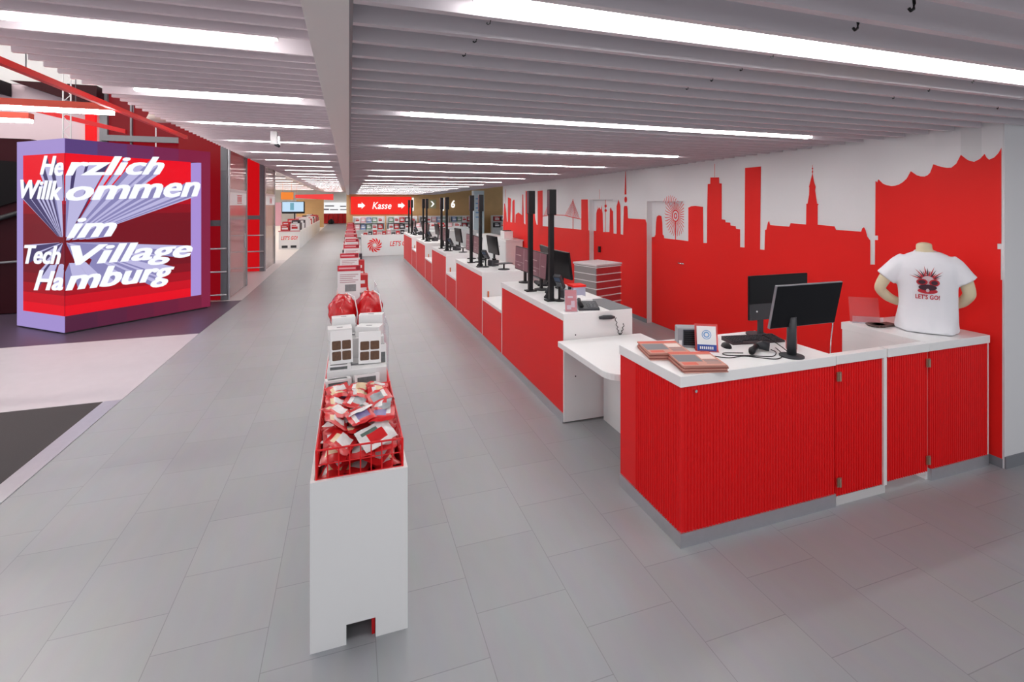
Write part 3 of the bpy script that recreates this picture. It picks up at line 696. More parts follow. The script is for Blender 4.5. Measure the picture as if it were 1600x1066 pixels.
# ------------------------------------------------------------------ torso with t-shirt on the wall cabinet
TC = Vector((4.31, 2.615, ZT))
ta = math.atan2(TC.x, TC.y) - math.radians(6)     # faces the aisle
t = thing('mannequin_torso', 'headless beige torso in a white printed t-shirt on the wall cabinet', 'mannequin', TC, -ta)
# local frame: -Y is the front, +X is the picture's right
def ring(w, d, z, yoff=0.0, n=40, p=2.4):
    r = []
    for k in range(n):
        a = 2 * PI * k / n
        c, s_ = math.cos(a), math.sin(a)
        x = w * math.copysign(abs(c) ** (2 / p), c); y = d * math.copysign(abs(s_) ** (2 / p), s_) + yoff
        r.append((x, y, z))
    return r
PROF = [(0.004, .19, .125), (0.03, .195, .125), (0.12, .19, .115), (0.22, .18, .11), (0.32, .183, .115), (0.42, .192, .125), (0.50, .192, .122), (0.55, .182, .108), (0.585, .158, .09), (0.61, .118, .072), (0.63, .075, .06)]
def shirt_y(x, z):
    """front surface of the shirt at (x, z)"""
    for a, b in zip(PROF, PROF[1:]):
        if a[0] <= z <= b[0]:
            u = (z - a[0]) / (b[0] - a[0]); w = a[1] + (b[1] - a[1]) * u; d = a[2] + (b[2] - a[2]) * u
            return -d * max(0, 1 - min(1, abs(x / w)) ** 2.4) ** (1 / 2.4)
    return 0
mb = MB(); N = 40
zs = []
for a, b in zip(PROF, PROF[1:]):
    for k in range(3): u = k / 3; zs.append(tuple(a[i] + (b[i] - a[i]) * u for i in range(3)))
zs.append(PROF[-1])
for z, w, d in zs:
    for (x, y, zz) in ring(w, d, z):
        an = math.atan2(y, x); f = max(0, 1 - z / 0.42)
        k = 1 + f * (0.05 * math.sin(an * 7 + z * 9) + 0.035 * math.sin(an * 5 - z * 16)) + 0.012 * math.sin(an * 3 + z * 30) * (1 if z > .36 else 0)
        mb.v.append((x * k, y * k, zz))
for i in range(len(zs) - 1):
    for k in range(N): mb.f.append([i * N + k, i * N + (k + 1) % N, (i + 1) * N + (k + 1) % N, (i + 1) * N + k]); mb.m.append(0)
mb.f.append([k for k in range(N)][::-1]); mb.m.append(0); mb.f.append([(len(zs) - 1) * N + k for k in range(N)]); mb.m.append(0)
for sx, e in ((-1, (-0.262, -0.005, 0.405)), (1, (0.235, 0.0, 0.405))):
    s0 = Vector((sx * 0.12, 0, 0.57)); s1 = Vector(e); d = s1 - s0
    mb.tube([s0, s0 + d * 0.3, s0 + d * 0.6, s0 + d * 0.85, s1], [0.06, 0.074, 0.074, 0.073, 0.076], 18)
sh = mb.build('t_shirt', CLOTH, t, world=False, smooth=True)
rm = sh.modifiers.new('remesh', 'REMESH'); rm.mode = 'VOXEL'; rm.voxel_size = 0.008; rm.use_smooth_shade = True
sm = sh.modifiers.new('smooth', 'SMOOTH'); sm.iterations = 14; sm.factor = 0.5
# body: neck and bent arms as one skinned surface
NODES = [((0, 0.01, 0.30), .10), ((0, 0.01, 0.52), .07), ((-0.012, 0.0, 0.62), .056), ((-0.018, -0.004, 0.66), .052), ((-0.018, -0.004, 0.705), .056),
         ((-0.15, 0.0, 0.55), .05), ((-0.25, 0.0, 0.43), .05), ((-0.305, 0.0, 0.31), .045), ((-0.24, 0.05, 0.235), .04), ((-0.15, 0.10, 0.19), .034),
         ((0.15, 0.0, 0.55), .05), ((0.225, 0.0, 0.43), .05), ((0.258, 0.02, 0.31), .045), ((0.22, 0.08, 0.235), .04), ((0.14, 0.13, 0.19), .034)]
EDG = [(0, 1), (1, 2), (2, 3), (3, 4), (1, 5), (5, 6), (6, 7), (7, 8), (8, 9), (1, 10), (10, 11), (11, 12), (12, 13), (13, 14)]
me = bpy.data.meshes.new('body'); me.from_pydata([n[0] for n in NODES], EDG, []); me.materials.append(SKIN)
bo = bpy.data.objects.new('body', me); COL.objects.link(bo); bo.parent = t
sk = bo.modifiers.new('skin', 'SKIN')
for i, n in enumerate(NODES): me.skin_vertices[0].data[i].radius = (n[1], n[1])
me.skin_vertices[0].data[0].use_root = True
sk.use_smooth_shade = True
sb = bo.modifiers.new('subdivision', 'SUBSURF'); sb.levels = 2; sb.render_levels = 2
bo['label'] = 'beige neck and bent arms of the torso'
# collar ring
cl = MB()
cr = [(0.066 * math.cos(a) - 0.01, 0.064 * math.sin(a) - 0.004, 0.622 + 0.018 * math.sin(a)) for a in [2 * PI * k / 28 for k in range(29)]]
cl.tube(cr, 0.008, 8, caps=False); cl.build('collar', CLOTH, sh, world=False, smooth=True)
# print on the chest
def on_shirt(x, z, o=0.007): return (x, shirt_y(x, z) - o, z)
pr = MB()
pcx, pcz, S = -0.008, 0.405, 1.32
def blob(cx, cz, rx, rz, mi, n=14, o=0.007):
    cx, cz, rx, rz = cx * S, cz * S, rx * S, rz * S
    pr.poly([on_shirt(pcx + cx + rx * math.cos(2 * PI * k / n), pcz + cz + rz * math.sin(2 * PI * k / n), o) for k in range(n)][::1], mi)
for k in range(15):
    a = math.radians(20 + k * 10); r0 = 0.03; r1 = 0.062 + 0.014 * (k % 3)
    p = [(r0 * math.cos(a - 0.16), r0 * math.sin(a - 0.16) + 0.005), (r1 * math.cos(a), r1 * math.sin(a) + 0.005), (r0 * math.cos(a + 0.16), r0 * math.sin(a + 0.16) + 0.005)]
    pr.poly([on_shirt(pcx + x * S, pcz + z * S, 0.0075) for x, z in p], k % 3 == 1)
blob(0, 0.0, 0.036, 0.046, 2, o=0.007); blob(-0.026, -0.002, 0.026, 0.019, 0, o=0.009); blob(0.03, -0.004, 0.024, 0.02, 0, o=0.009)
blob(-0.026, -0.002, 0.017, 0.012, 1, o=0.011); blob(0.03, -0.004, 0.015, 0.013, 1, o=0.011)
blob(0, -0.033, 0.042, 0.018, 1, o=0.010); blob(0, -0.054, 0.046, 0.016, 0, o=0.0085); blob(0.0, -0.05, 0.008, 0.01, 2, o=0.012)
pr.text("LET'S GO!", lambda x, y: on_shirt(pcx + (x - 0.5) * 0.145, pcz - 0.135 + y * 0.036, 0.008), 0, 0.0, 0.03)
pr.build('chest_print', [mat('print_red', (190, 40, 52), 0.7), mat('print_dark', (66, 34, 48), 0.7), mat('print_pale', (214, 190, 196), 0.7)], sh, world=False)
tag(MB().lathe([(0.06, 0), (0.075, 0.012), (0.06, 0.02)], (4.1, 2.86, ZT), 20).box(4.05, 4.25, 2.8, 2.88, ZT + 0.002, ZT + 0.02).build('lanyard_pile', mat('lanyard_brown', (92, 70, 66), 0.7)), 'dark coiled lanyards lying beside the torso on the wall cabinet', 'lanyard')
t = thing('brochure_stand', 'clear pinkish acrylic brochure stand left of the torso', 'brochure stand', (4.14, 2.98, ZT), math.radians(-35))
M = Matrix.Rotation(math.radians(-12), 4, 'X')
MB().box(-0.11, 0.11, 0, 0.003, 0, 0.21, 0, M).build('back_plate', REDACR, t, world=False)
MB().box(-0.11, 0.11, -0.05, -0.047, 0, 0.06).box(-0.11, 0.11, -0.05, 0.0, 0, 0.003).build('front_pocket', ACRYL, t, world=False)

# ------------------------------------------------------------------ behind the checkouts
t = thing('drawer_cabinet', 'tall grey and red drawer trolley with pale lid before the mural wall', 'cabinet', (3.71, 6.92, 0), math.radians(17))
MB().box(-0.265, 0.265, -0.24, 0.24, 0.06, 1.06).build('body', mat('cabinet_grey', (150, 146, 146), 0.5), t, world=False)
for i in range(9):
    z = 0.07 + i * 0.109
    f = MB().box(-0.26, 0.26, -0.255, -0.241, z, z + 0.095).build('drawer', mat('drawer_red', (176, 56, 60), 0.45), t, world=False, bevel=0.003)
    MB().box(-0.27, 0.27, -0.262, -0.241, z + 0.095, z + 0.107).build('handle_strip', PAPER, f, world=False)
mb = MB()
for i in range(9):
    z = 0.07 + i * 0.109; mb.box(-0.269, -0.265, -0.24, 0.24, z + 0.096, z + 0.106)
mb.build('side_lines', PAPER, t, world=False)
MB().box(-0.28, 0.28, -0.27, 0.26, 1.06, 1.09).build('lid', mat('lid_pale', (214, 204, 206), 0.5), t, world=False, bevel=0.006)
for a in (-0.18, 0.18):
    for b in (-0.19, 0.19): MB().tube([(a - 0.012, b, 0.03), (a + 0.012, b, 0.03)], 0.03, 12).build('caster', BLACK, t, world=False)
t = thing('back_cabinet', 'long low white cabinet row against the far mural wall', 'cabinet', (4.5, 14.5, 0))
MB().box(4.3, 4.8, 13.5, 16.9, 0.08, 0.93).build('body', WHITE, t)
MB().box(4.28, 4.82, 13.48, 16.92, 0.93, 0.97).build('worktop', WHITE, t)
MB().box(4.33, 4.8, 13.53, 16.9, 0, 0.08).build('plinth', STEEL, t)
for i in range(5):
    f = MB().box(4.28, 4.3, 13.52 + i * 0.68, 14.18 + i * 0.68, 0.1, 0.92).build('door', WHITE, t, bevel=0.004)
    MB().tube([(4.275, 14.1 + i * 0.68, 0.74), (4.27, 14.1 + i * 0.68, 0.74)], 0.02, 8).build('knob', STEEL, f)
t = thing('label_printer', 'small white printer with dark lid on the back cabinet', 'printer', (4.5, 14.1, 0.97))
MB().box(4.36, 4.64, 13.9, 14.3, 0.97, 1.2).build('body', WHITE, t, bevel=0.01)
MB().box(4.4, 4.6, 13.94, 14.2, 1.2, 1.22).build('lid', BLACK, t)

# ------------------------------------------------------------------ far end behind the checkouts
BWY = 31.0
struct('wall_back', MB().box(-0.15, 14, BWY, BWY + 0.2, 0, 3.5), WOOD)
struct('wall_side_far', MB().box(-0.15, 0.0, 30.9, 42, 0, 3.5), WOOD)
KAS = glow('banner_red', (255, 40, 30), 0.9); WL = glow('sign_white', (255, 255, 255), 1.1)
t = thing('banner_sign', 'wide red lit banner with a white word and two arrows on the back wall', 'sign', (1.87, BWY, 1.4))
MB().box(0.1, 3.65, BWY - 0.08, BWY - 0.01, 1.4, 2.46).build('panel', KAS, t)
MB().text('Kasse', lambda x, y: (1.33 + x * 1.13, BWY - 0.085, 1.72 + y * 0.42), 0, 0.25, 0.012).build('lettering', WL, t)
for ax in (0.5, 2.85):
    MB().poly([(ax + a * 0.42, BWY - 0.085, 1.93 + b * 0.2) for a, b in ((0, -.5), (.5, -.5), (.5, -1), (1, 0), (.5, 1), (.5, .5), (0, .5))]).build('arrow', WL, t)
t = thing('number_sign', 'white glowing numeral on the wood wall above the checkouts', 'sign', (6.2, BWY, 1.9))
MB().text('6', lambda x, y: (6.16 + x * 0.26, BWY - 0.03, 1.78 + y * 0.5), 0, 0.1, 0.03).build('numeral', WL, t)
t = thing('arrow_sign', 'small square green grey sign with white chevron on the wood wall', 'sign', (4.9, BWY, 1.7))
MB().box(4.75, 5.2, BWY - 0.06, BWY - 0.01, 1.75, 2.3).build('plate', mat('sign_olive', (190, 190, 150), 0.5), t)
MB().poly([(4.85, BWY - 0.065, 2.2), (4.95, BWY - 0.065, 2.2), (5.1, BWY - 0.065, 2.03), (4.95, BWY - 0.065, 1.86), (4.85, BWY - 0.065, 1.86), (5.0, BWY - 0.065, 2.03)]).build('chevron', WL, t)
for k, (sx_, w_, tx) in enumerate(((3.72, 0.09, 'beside the red banner'), (5.62, 0.09, 'left of the glowing numeral'), (7.75, 0.2, 'left of the pale column'))):
    tag(MB().box(sx_, sx_ + w_, BWY - 0.06, BWY - 0.01, 1.6, 2.42).build('blade_sign', WL), 'narrow white vertical sign on the wood wall %s' % tx, 'sign', 'narrow signs on the wood wall')
t = thing('poster_column', 'pale blue poster column behind the second checkout poles', 'column', (5.35, 20.9, 0))
MB().box(5.12, 5.58, 20.7, 21.1, 0, 2.6).build('shaft', mat('column_pale', (206, 222, 228), 0.5), t)
mb = MB()
for i in range(5): mb.box(5.2, 5.5, 20.692, 20.699, 1.42 + i * 0.2, 1.47 + i * 0.2)
mb.build('poster_print', LBLUE, t)

PCOL = [mat('pack_red', (190, 40, 44), 0.5), mat('pack_white', (232, 230, 232), 0.5), mat('pack_dark', (52, 44, 52), 0.5), mat('pack_blue', (110, 132, 176), 0.5), mat('pack_green', (110, 140, 120), 0.5), mat('pack_pink', (224, 170, 176), 0.5)]
PN = ['red', 'white', 'dark', 'blue', 'green', 'pink']
PACKS = {}
def pack(ci, loc, s, label, group):
    if ci not in PACKS:
        mb = MB().box(-.5, .5, -.5, .5, 0, 1).box(-.36, .36, -.502, -.5, .3, .62, 1).box(-.36, .2, -.502, -.5, .74, .84, 1)
        o = mb.build('product_box', [PCOL[ci], PCOL[0 if ci == 1 else 1]], M=Matrix()); PACKS[ci] = o
    else:
        o = PACKS[ci].copy(); COL.objects.link(o)
    o.location = loc; o.scale = s
    return tag(o, label, 'product box', group)
t0 = None
def shelf_unit(x0, x1, y, z, label, boards):
    t = thing('shelf_unit', label, 'shelf', ((x0 + x1) / 2, y, 0), group='shelves before the wood wall')
    MB().box(x0, x1, y + 0.38, y + 0.4, 0, z).build('back_panel', WHITE, t)
    for zb in boards: MB().box(x0, x1, y, y + 0.38, zb, zb + 0.03).build('shelf_board', WHITE, t)
    for xx in (x0, x1 - 0.03): MB().box(xx, xx + 0.03, y, y + 0.38, 0, z).build('side_panel', WHITE, t)
SH = [(0.2, 2.0, 'behind the round emblem bin'), (2.1, 3.9, 'under the red banner'), (4.0, 5.8, 'behind the farthest checkout'), (5.9, 7.7, 'behind the fourth checkout'), (8.6, 11.0, 'right of the pale column')]
for k, (a, b, tx) in enumerate(SH):
    shelf_unit(a, b, 29.9, 1.3, 'white product shelf %s' % tx, (0.1, 0.5, 0.9))
    n = 5
    for zb in (0.53, 0.93):
        for i in range(n):
            ci = [1, 3, 1, 0, 4, 5, 2][(i * 3 + k * 2 + int(zb * 10)) % 7]
            w = (b - a - 0.2) / n
            pack(ci, (a + 0.1 + w * (i + .5), 30.06, zb + 0.001), (w * 0.86, 0.26, 0.3), '%s product box on the %s board of the shelf %s' % (PN[ci], 'upper' if zb > .6 else 'lower', tx), 'boxes on the far shelves')
# white bins in front of the back wall
def swirl(mb, c, R, mi=0, n=12):
    for k in range(n):
        a0 = 2 * PI * k / n; p = []; q = []
        for i in range(9):
            u = i / 8; r = R * (0.25 + 0.75 * u); a = a0 + u * 0.9; w = R * 0.11 * (0.4 + u) * (1 - 0.75 * max(0, u - .7) / .3)
            d = Vector((math.cos(a + .9), math.sin(a + .9))); nn = Vector((-d.y, d.x))
            p.append((r * math.cos(a) + nn.x * w, r * math.sin(a) + nn.y * w)); q.append((r * math.cos(a) - nn.x * w, r * math.sin(a) - nn.y * w))
        o = p + q[::-1]
        mb.poly([(c[0] + x, c[1], c[2] + z) for x, z in o], mi)
t = thing('display_bin', 'white product bin with red swirl emblem and red lettering facing the aisle', 'bin', (1.3, 19.9, 0))
MB().box(0.45, 2.35, 19.6, 19.64, 0.02, 0.83).box(0.45, 0.49, 19.64, 20.4, 0.02, 0.83).box(2.31, 2.35, 19.64, 20.4, 0.02, 0.83).box(0.49, 2.31, 19.64, 20.4, 0.5, 0.54).build('shell', WHITE, t)
mb = MB(); swirl(mb, (0.93, 19.597, 0.43), 0.27); mb.build('swirl_emblem', RED, t)
MB().text("LET'S GO!", lambda x, y: (1.5 + x * 0.8, 19.597, 0.38 + y * 0.2), 0, 0.25, 0.02).build('lettering', RED, t)
for i in range(10):
    ci = [0, 2, 0, 5, 0, 5, 2, 0, 2, 0][i]
    pack(ci, (0.6 + i * 0.175, 19.85, 0.541), (0.14, 0.2, 0.36 + 0.05 * (i % 3)), '%s product box in the swirl emblem bin, %s from the left' % (PN[ci], ORD[i]), 'boxes in the swirl emblem bin')
t = thing('white_counter', 'long white counter with grey corner beyond the checkout row', 'counter', (3.3, 21.5, 0))
MB().box(2.5, 5.0, 21.3, 22.0, 0, 0.95).build('body', WHITE, t)
MB().box(2.48, 5.02, 21.28, 22.02, 0.95, 1.0).build('worktop', WHITE, t)
for i in range(6):
    ci = [5, 0, 1, 0, 5, 1][i]
    pack(ci, (2.8 + i * 0.35, 21.6, 1.001), (0.26, 0.2, 0.18), '%s product box on the white counter, %s from the left' % (PN[ci], ORD[i]), 'boxes on the white counter')
t = thing('white_counter', 'white counter standing behind the second checkout before the back cabinet', 'counter', (3.8, 18.7, 0))
MB().box(2.9, 4.7, 18.4, 19.0, 0, 0.95).build('body', WHITE, t)
MB().box(2.88, 4.72, 18.38, 19.02, 0.95, 1.0).build('worktop', WHITE, t)
# ------------------------------------------------------------------ queue gondola down the aisle
GX0, GX1, GY, GL, GH = -0.165, 0.262, 2.355, 1.555, 0.76
NU = 12
def gondola(k):
    y0 = GY + k * GL + (0.0 if k == 0 else 0.001); y1 = GY + (k + 1) * GL
    t = thing('queue_gondola', 'white waist-high queue gondola, %s unit from the front' % ORD[k], 'gondola', (0.05, y0, 0), group='queue gondola units')
    mb = MB()
    if k == 0: mb.box(GX0, -0.012, y0, y0 + 0.018, 0, GH).box(0.116, GX1, y0, y0 + 0.018, 0, GH).box(-0.012, 0.116, y0, y0 + 0.018, 0.09, GH)
    else: mb.box(GX0, GX1, y0, y0 + 0.018, 0, GH - 0.02)
    mb.build('end_panel', WHITE, t)
    MB().box(GX0, GX0 + 0.016, y0 + 0.018, y1, 0, GH).build('side_panel', WHITE, t)
    MB().box(GX1 - 0.016, GX1, y0 + 0.018, y1, 0, GH).build('side_panel', WHITE, t)
    MB().box(GX0 + 0.016, GX1 - 0.016, y0 + 0.018, y1, 0.57, 0.59).build('bin_floor', WHITE, t)
    if k == 0:
        MB().box(0.1, 0.114, y0 + 0.02, y0 + 0.3, 0.0, 0.3).build('inner_stay', REDD, t)
        MB().box(GX0 + 0.016, GX1 - 0.016, y0 + 0.35, y0 + 0.37, 0, 0.57).build('bulkhead', DARK, t)
for k in range(NU): gondola(k)

BL = GL / 2 - 0.012
def basket():
    t = thing('wire_basket', '', 'wire basket', (0.05, GY + 0.02, 0.591), group='red wire baskets in the gondola')
    w = (GX1 - GX0) / 2 - 0.024; h = 0.30
    mb = MB()
    for z in (h, ): mb.tube([(-w, 0, z), (w, 0, z), (w, BL, z), (-w, BL, z), (-w, 0, z)], 0.0048, 6)
    mb.build('rim', REDW, t, world=False)
    mb = MB()
    mb.tube([(-w, 0, 0.235), (w, 0, 0.235)], 0.0026, 5); mb.tube([(-w, 0, 0.17), (w, 0, 0.17)], 0.0026, 5)
    for i in range(9): mb.tube([(-w + i * w / 4, 0, 0.01), (-w + i * w / 4, 0, h)], 0.003 if i % 8 else 0.006, 5)
    mb.build('front_grid', REDW, t, world=False)
    mb = MB()
    mb.tube([(-w, BL, 0.235), (w, BL, 0.235)], 0.0026, 5)
    for i in range(9): mb.tube([(-w + i * w / 4, BL, 0.01), (-w + i * w / 4, BL, h)], 0.003, 5)
    mb.build('back_grid', REDW, t, world=False)
    for sx in (-1, 1):
        mb = MB()
        for z in (0.17, 0.235): mb.tube([(sx * w, 0, z), (sx * w, BL, z)], 0.0026, 5)
        for i in range(1, 12): mb.tube([(sx * w, i * BL / 12, 0.01), (sx * w, i * BL / 12, h)], 0.0026, 5)
        mb.build('side_grid', REDW, t, world=False)
    mb = MB()
    for i in range(8): mb.tube([(-w + i * 2 * w / 7, 0, 0.01), (-w + i * 2 * w / 7, BL, 0.01)], 0.0026, 4)
    mb.build('base_grid', REDW, t, world=False)
    return t
CONT = ['heaped with red pouches', 'full of white boxes', 'holding red bags', 'in front of the nearest price card']
bk = basket()
for k in range(2 * NU):
    o = bk if k == 0 else dup(bk, (0.05, GY + 0.02 + k * GL / 2 , 0.591))
    o['label'] = ('red wire basket %s' % CONT[k]) if k < 4 else 'red wire basket in the gondola, %s from the front' % (ORD[k] if k < 24 else 'last')

# pouches heaped in the front basket
def pouch_mesh(nm, mats, seed):
    rnd = random.Random(seed); mb = MB(); nx, ny = 8, 6; Wp, Hp = 0.165, 0.125
    ph = [rnd.uniform(0, 6) for _ in range(4)]
    def z(u, v, s):
        e = max(0.0, (1 - abs(2 * u - 1) ** 3) * (1 - abs(2 * v - 1) ** 3))
        return s * 0.013 * e + 0.004 * math.sin(u * 7 + ph[0]) + 0.004 * math.sin(v * 6 + ph[1]) + 0.002 * math.sin((u + v) * 14 + ph[2])
    for s in (1, -1):
        b = len(mb.v)
        for j in range(ny + 1):
            for i in range(nx + 1):
                u, v = i / nx, j / ny; mb.v.append(((u - .5) * Wp, (v - .5) * Hp, z(u, v, s)))
        for j in range(ny):
            for i in range(nx):
                q = [b + j * (nx + 1) + i, b + j * (nx + 1) + i + 1, b + (j + 1) * (nx + 1) + i + 1, b + (j + 1) * (nx + 1) + i]
                mb.f.append(q if s > 0 else q[::-1])
                if s > 0: mi = 1 if (2 <= i <= 5 and 1 <= j <= 3) else (2 if (j == 4 and 1 <= i <= 4) else 0)
                else: mi = 0
                mb.m.append(mi)
    return mb.build(nm, mats, M=Matrix(), smooth=True)
PR = mat('pouch_red', (205, 34, 38), 0.25); PW = mat('pouch_white', (226, 222, 222), 0.25, noise=0.25, nscale=30); PS = mat('pouch_silver', (150, 156, 160), 0.22, noise=0.3, nscale=30)
PY = mat('pouch_cream', (226, 200, 160), 0.3, noise=0.2, nscale=40); PG = mat('pouch_green_grey', (92, 112, 104), 0.3, noise=0.4, nscale=40); PV = mat('pouch_violet', (120, 110, 160), 0.3, noise=0.4, nscale=40)
KINDS = [('red pouch with a white label window', [PR, PW, PY]), ('pale pouch with a red label', [PW, PR, PG]), ('red pouch with a cream label window', [PR, PY, PW]), ('silver pouch with a white label', [PS, PW, PR]), ('red pouch with a violet picture', [PR, PV, PW]), ('red pouch with a silver window', [PR, PS, PW])]
protos = [pouch_mesh('pouch', m, i + 3) for i, (n, m) in enumerate(KINDS)]
used = set(); rnd = random.Random(11)
for layer in range(6):
    zc = 0.70 + layer * 0.042
    top = layer >= 4
    for j in range(6):
        for i in range(2 if layer % 2 == 0 else 3):
            nx_ = 2 if layer % 2 == 0 else 3
            x = 0.05 + (i - (nx_ - 1) / 2) * (0.165 if nx_ == 2 else 0.125) + rnd.uniform(-.012, .012)
            x = max(-0.06, min(0.16, x))
            yy = 2.485 + j * 0.111 + rnd.uniform(-.012, .012)
            if layer == 5 and j == 0: continue
            kk = rnd.choice([0, 0, 1, 2, 2, 3, 4, 5, 0, 1, 5, 0])
            p = protos[kk]
            if kk in used: o = p.copy(); COL.objects.link(o)
            else: o = p; used.add(kk)
            o.location = (x, yy, zc + rnd.uniform(-.006, .006) + (0.015 * math.sin((yy - 2.4) * 4) if top else 0))
            tl = 0.42 if top else 0.2
            o.rotation_euler = (rnd.uniform(-tl, tl) + (0.15 if top else 0), rnd.uniform(-tl, tl) * 0.7, rnd.uniform(0, 2 * PI) if nx_ == 2 else rnd.choice([PI / 2, -PI / 2]) + rnd.uniform(-.4, .4))
            tag(o, KINDS[kk][0] + ' lying in the heap in the front wire basket', 'pouch', KINDS[kk][0] + 's in the front basket')
for kk, p in enumerate(protos):
    if kk not in used: bpy.data.objects.remove(p)

# white boxes in the second basket
def picture_box(c, w, h, d, tilt, rotz, label, pics=True, dark=False):
    t = thing('gift_box', label, 'box', c, rotz, 'white boxes in the second basket')
    M = Matrix.Rotation(tilt, 4, 'X')
    MB().box(-w / 2, w / 2, 0, d, 0, h, 0, M).build('carton', WHITE, t, world=False, bevel=0.002)
    if pics:
        mb = MB()
        for a in (-1, 1):
            for b in (0.1, 0.42):
                cx = a * w * 0.225; z0 = h * b; ww = w * 0.2; hh = h * 0.27; r = ww * 0.25; pts = []
                for (qx, qz, s0) in ((1, 1, 0), (-1, 1, 1), (-1, -1, 2), (1, -1, 3)):
                    for i in range(4):
                        an = s0 * PI / 2 + i * PI / 6; pts.append(M @ Vector((cx + qx * (ww - r) + r * math.cos(an), -0.0015, z0 + hh / 2 + qz * (hh / 2 - r) + r * math.sin(an))))
                mb.poly([tuple(p) for p in pts])
        mb.build('picture', BROWN, t, world=False)
    if dark: MB().box(-w * .4, w * .35, -0.001, 0, h * .25, h * .75, 0, M).box(-w * .4, w * .35, d * .2, d * .7, h, h + .001, 0, M).build('print', mat('print_grey', (96, 100, 100), 0.5, noise=0.5, nscale=50), t, world=False)
    MB().box(-w * .12, w * .12, d * .35, d * .5, h, h + 0.001, 0, M).build('top_label', mat('print_grey2', (140, 140, 144), 0.5), t, world=False)
picture_box((-0.045, 3.43, 0.95), 0.14, 0.215, 0.07, math.radians(-22), math.radians(4), 'white box with four brown pictures, left of the pair standing in the basket')
picture_box((0.13, 3.41, 0.94), 0.145, 0.21, 0.08, math.radians(-24), math.radians(-3), 'white box with four brown pictures, right of the pair standing in the basket')
picture_box((-0.06, 3.2, 0.86), 0.15, 0.06, 0.11, math.radians(-10), math.radians(6), 'flat white box with grey print, front left in the box basket', False, True)
picture_box((0.11, 3.22, 0.865), 0.15, 0.065, 0.1, math.radians(-18), math.radians(5), 'flat white box with grey print, front right in the box basket', False, True)
picture_box((-0.06, 3.345, 0.93), 0.14, 0.035, 0.075, math.radians(-8), 0, 'flat white box with dark print before the left picture box', False, True)
picture_box((-0.06, 3.63, 1.061), 0.16, 0.07, 0.12, 0, math.radians(3), 'flat white box lying behind the left picture box', False)
picture_box((0.12, 3.63, 1.061), 0.17, 0.07, 0.11, 0, math.radians(-20), 'flat white box lying askew behind the right picture box', False)
picture_box((-0.035, 3.78, 1.061), 0.16, 0.115, 0.09, 0, math.radians(5), 'thin white box right before the left red bag', False)
picture_box((0.15, 3.78, 1.061), 0.17, 0.12, 0.09, 0, math.radians(-8), 'thin white box right before the right red bag', False)
picture_box((0.05, 3.62, 0.62), 0.37, 0.44, 0.26, 0, 0, 'big white carton under the flat boxes in the box basket', False)
picture_box((0.05, 3.34, 0.62), 0.37, 0.31, 0.25, 0, 0, 'wide white carton under the picture boxes', False)
picture_box((0.215, 3.42, 0.85), 0.05, 0.2, 0.09, math.radians(-10), 0, 'slim white box with dark print at the right edge of the basket', False, True)

# red bags
def red_bag(cx, cy, cz, w, h, d, rot, label):
    t = thing('gift_bag', label, 'bag', (cx, cy, cz), rot, 'red foil bags')
    mb = MB(); n = 24; m = 14
    for j in range(m + 1):
        v = j / m; s = math.sin(PI * min(1, 0.12 + v * 0.85)) ** 0.45
        for k in range(n):
            a = 2 * PI * k / n
            wr = 1 + 0.07 * math.sin(a * 5 + v * 9) + 0.06 * math.sin(a * 8 - v * 14) + 0.06 * math.sin(v * 13 + a * 2)
            mb.v.append((w / 2 * math.cos(a) * s * wr, d / 2 * math.sin(a) * s * wr, h * v + 0.01 * math.sin(a * 3)))
    for j in range(m):
        for k in range(n): mb.f.append([j * n + k, j * n + (k + 1) % n, (j + 1) * n + (k + 1) % n, (j + 1) * n + k]); mb.m.append(0)
    mb.f.append([k for k in range(n)][::-1]); mb.m.append(0); mb.f.append([m * n + k for k in range(n)]); mb.m.append(0)
    mb.build('sack', mat('foil_red', (206, 16, 22), 0.22, bump=0.5, bscale=22, coat=0.4), t, world=False, smooth=True)
    MB().tube([(w * 0.46, -d * .3, 0.01), (w * 0.5, -d * .38, h * 0.5), (w * 0.4, -d * .3, h * 0.96), (w * .2, 0, h * 1.02)], 0.005, 6).build('strap', PAPER, t, world=False, smooth=True)
red_bag(-0.05, 4.25, 0.99, 0.21, 0.27, 0.24, 0.1, 'red foil bag with white strap, left of the two in the third basket')
red_bag(0.155, 4.27, 0.99, 0.22, 0.28, 0.24, -0.1, 'red foil bag, right of the two in the third basket')
pack(1, (0.05, 4.28, 0.6), (0.36, 0.3, 0.385), 'white carton under the two red bags in the gondola', 'cartons in the gondola')
# clear guard sheets on the aisle side
for k, (ya, yb, z0, z1) in enumerate(((3.65, 4.5, 0.76, 1.12), (4.55, 5.6, 0.76, 1.16))):
    tag(MB().box(GX1 + 0.002, GX1 + 0.008, ya, yb, z0 - 0.08, z1).build('guard_sheet', ACRYL), 'clear acrylic guard sheet on the right gondola edge, %s one' % ('nearer' if k == 0 else 'farther'), 'guard sheet', 'guard sheets on the gondola')
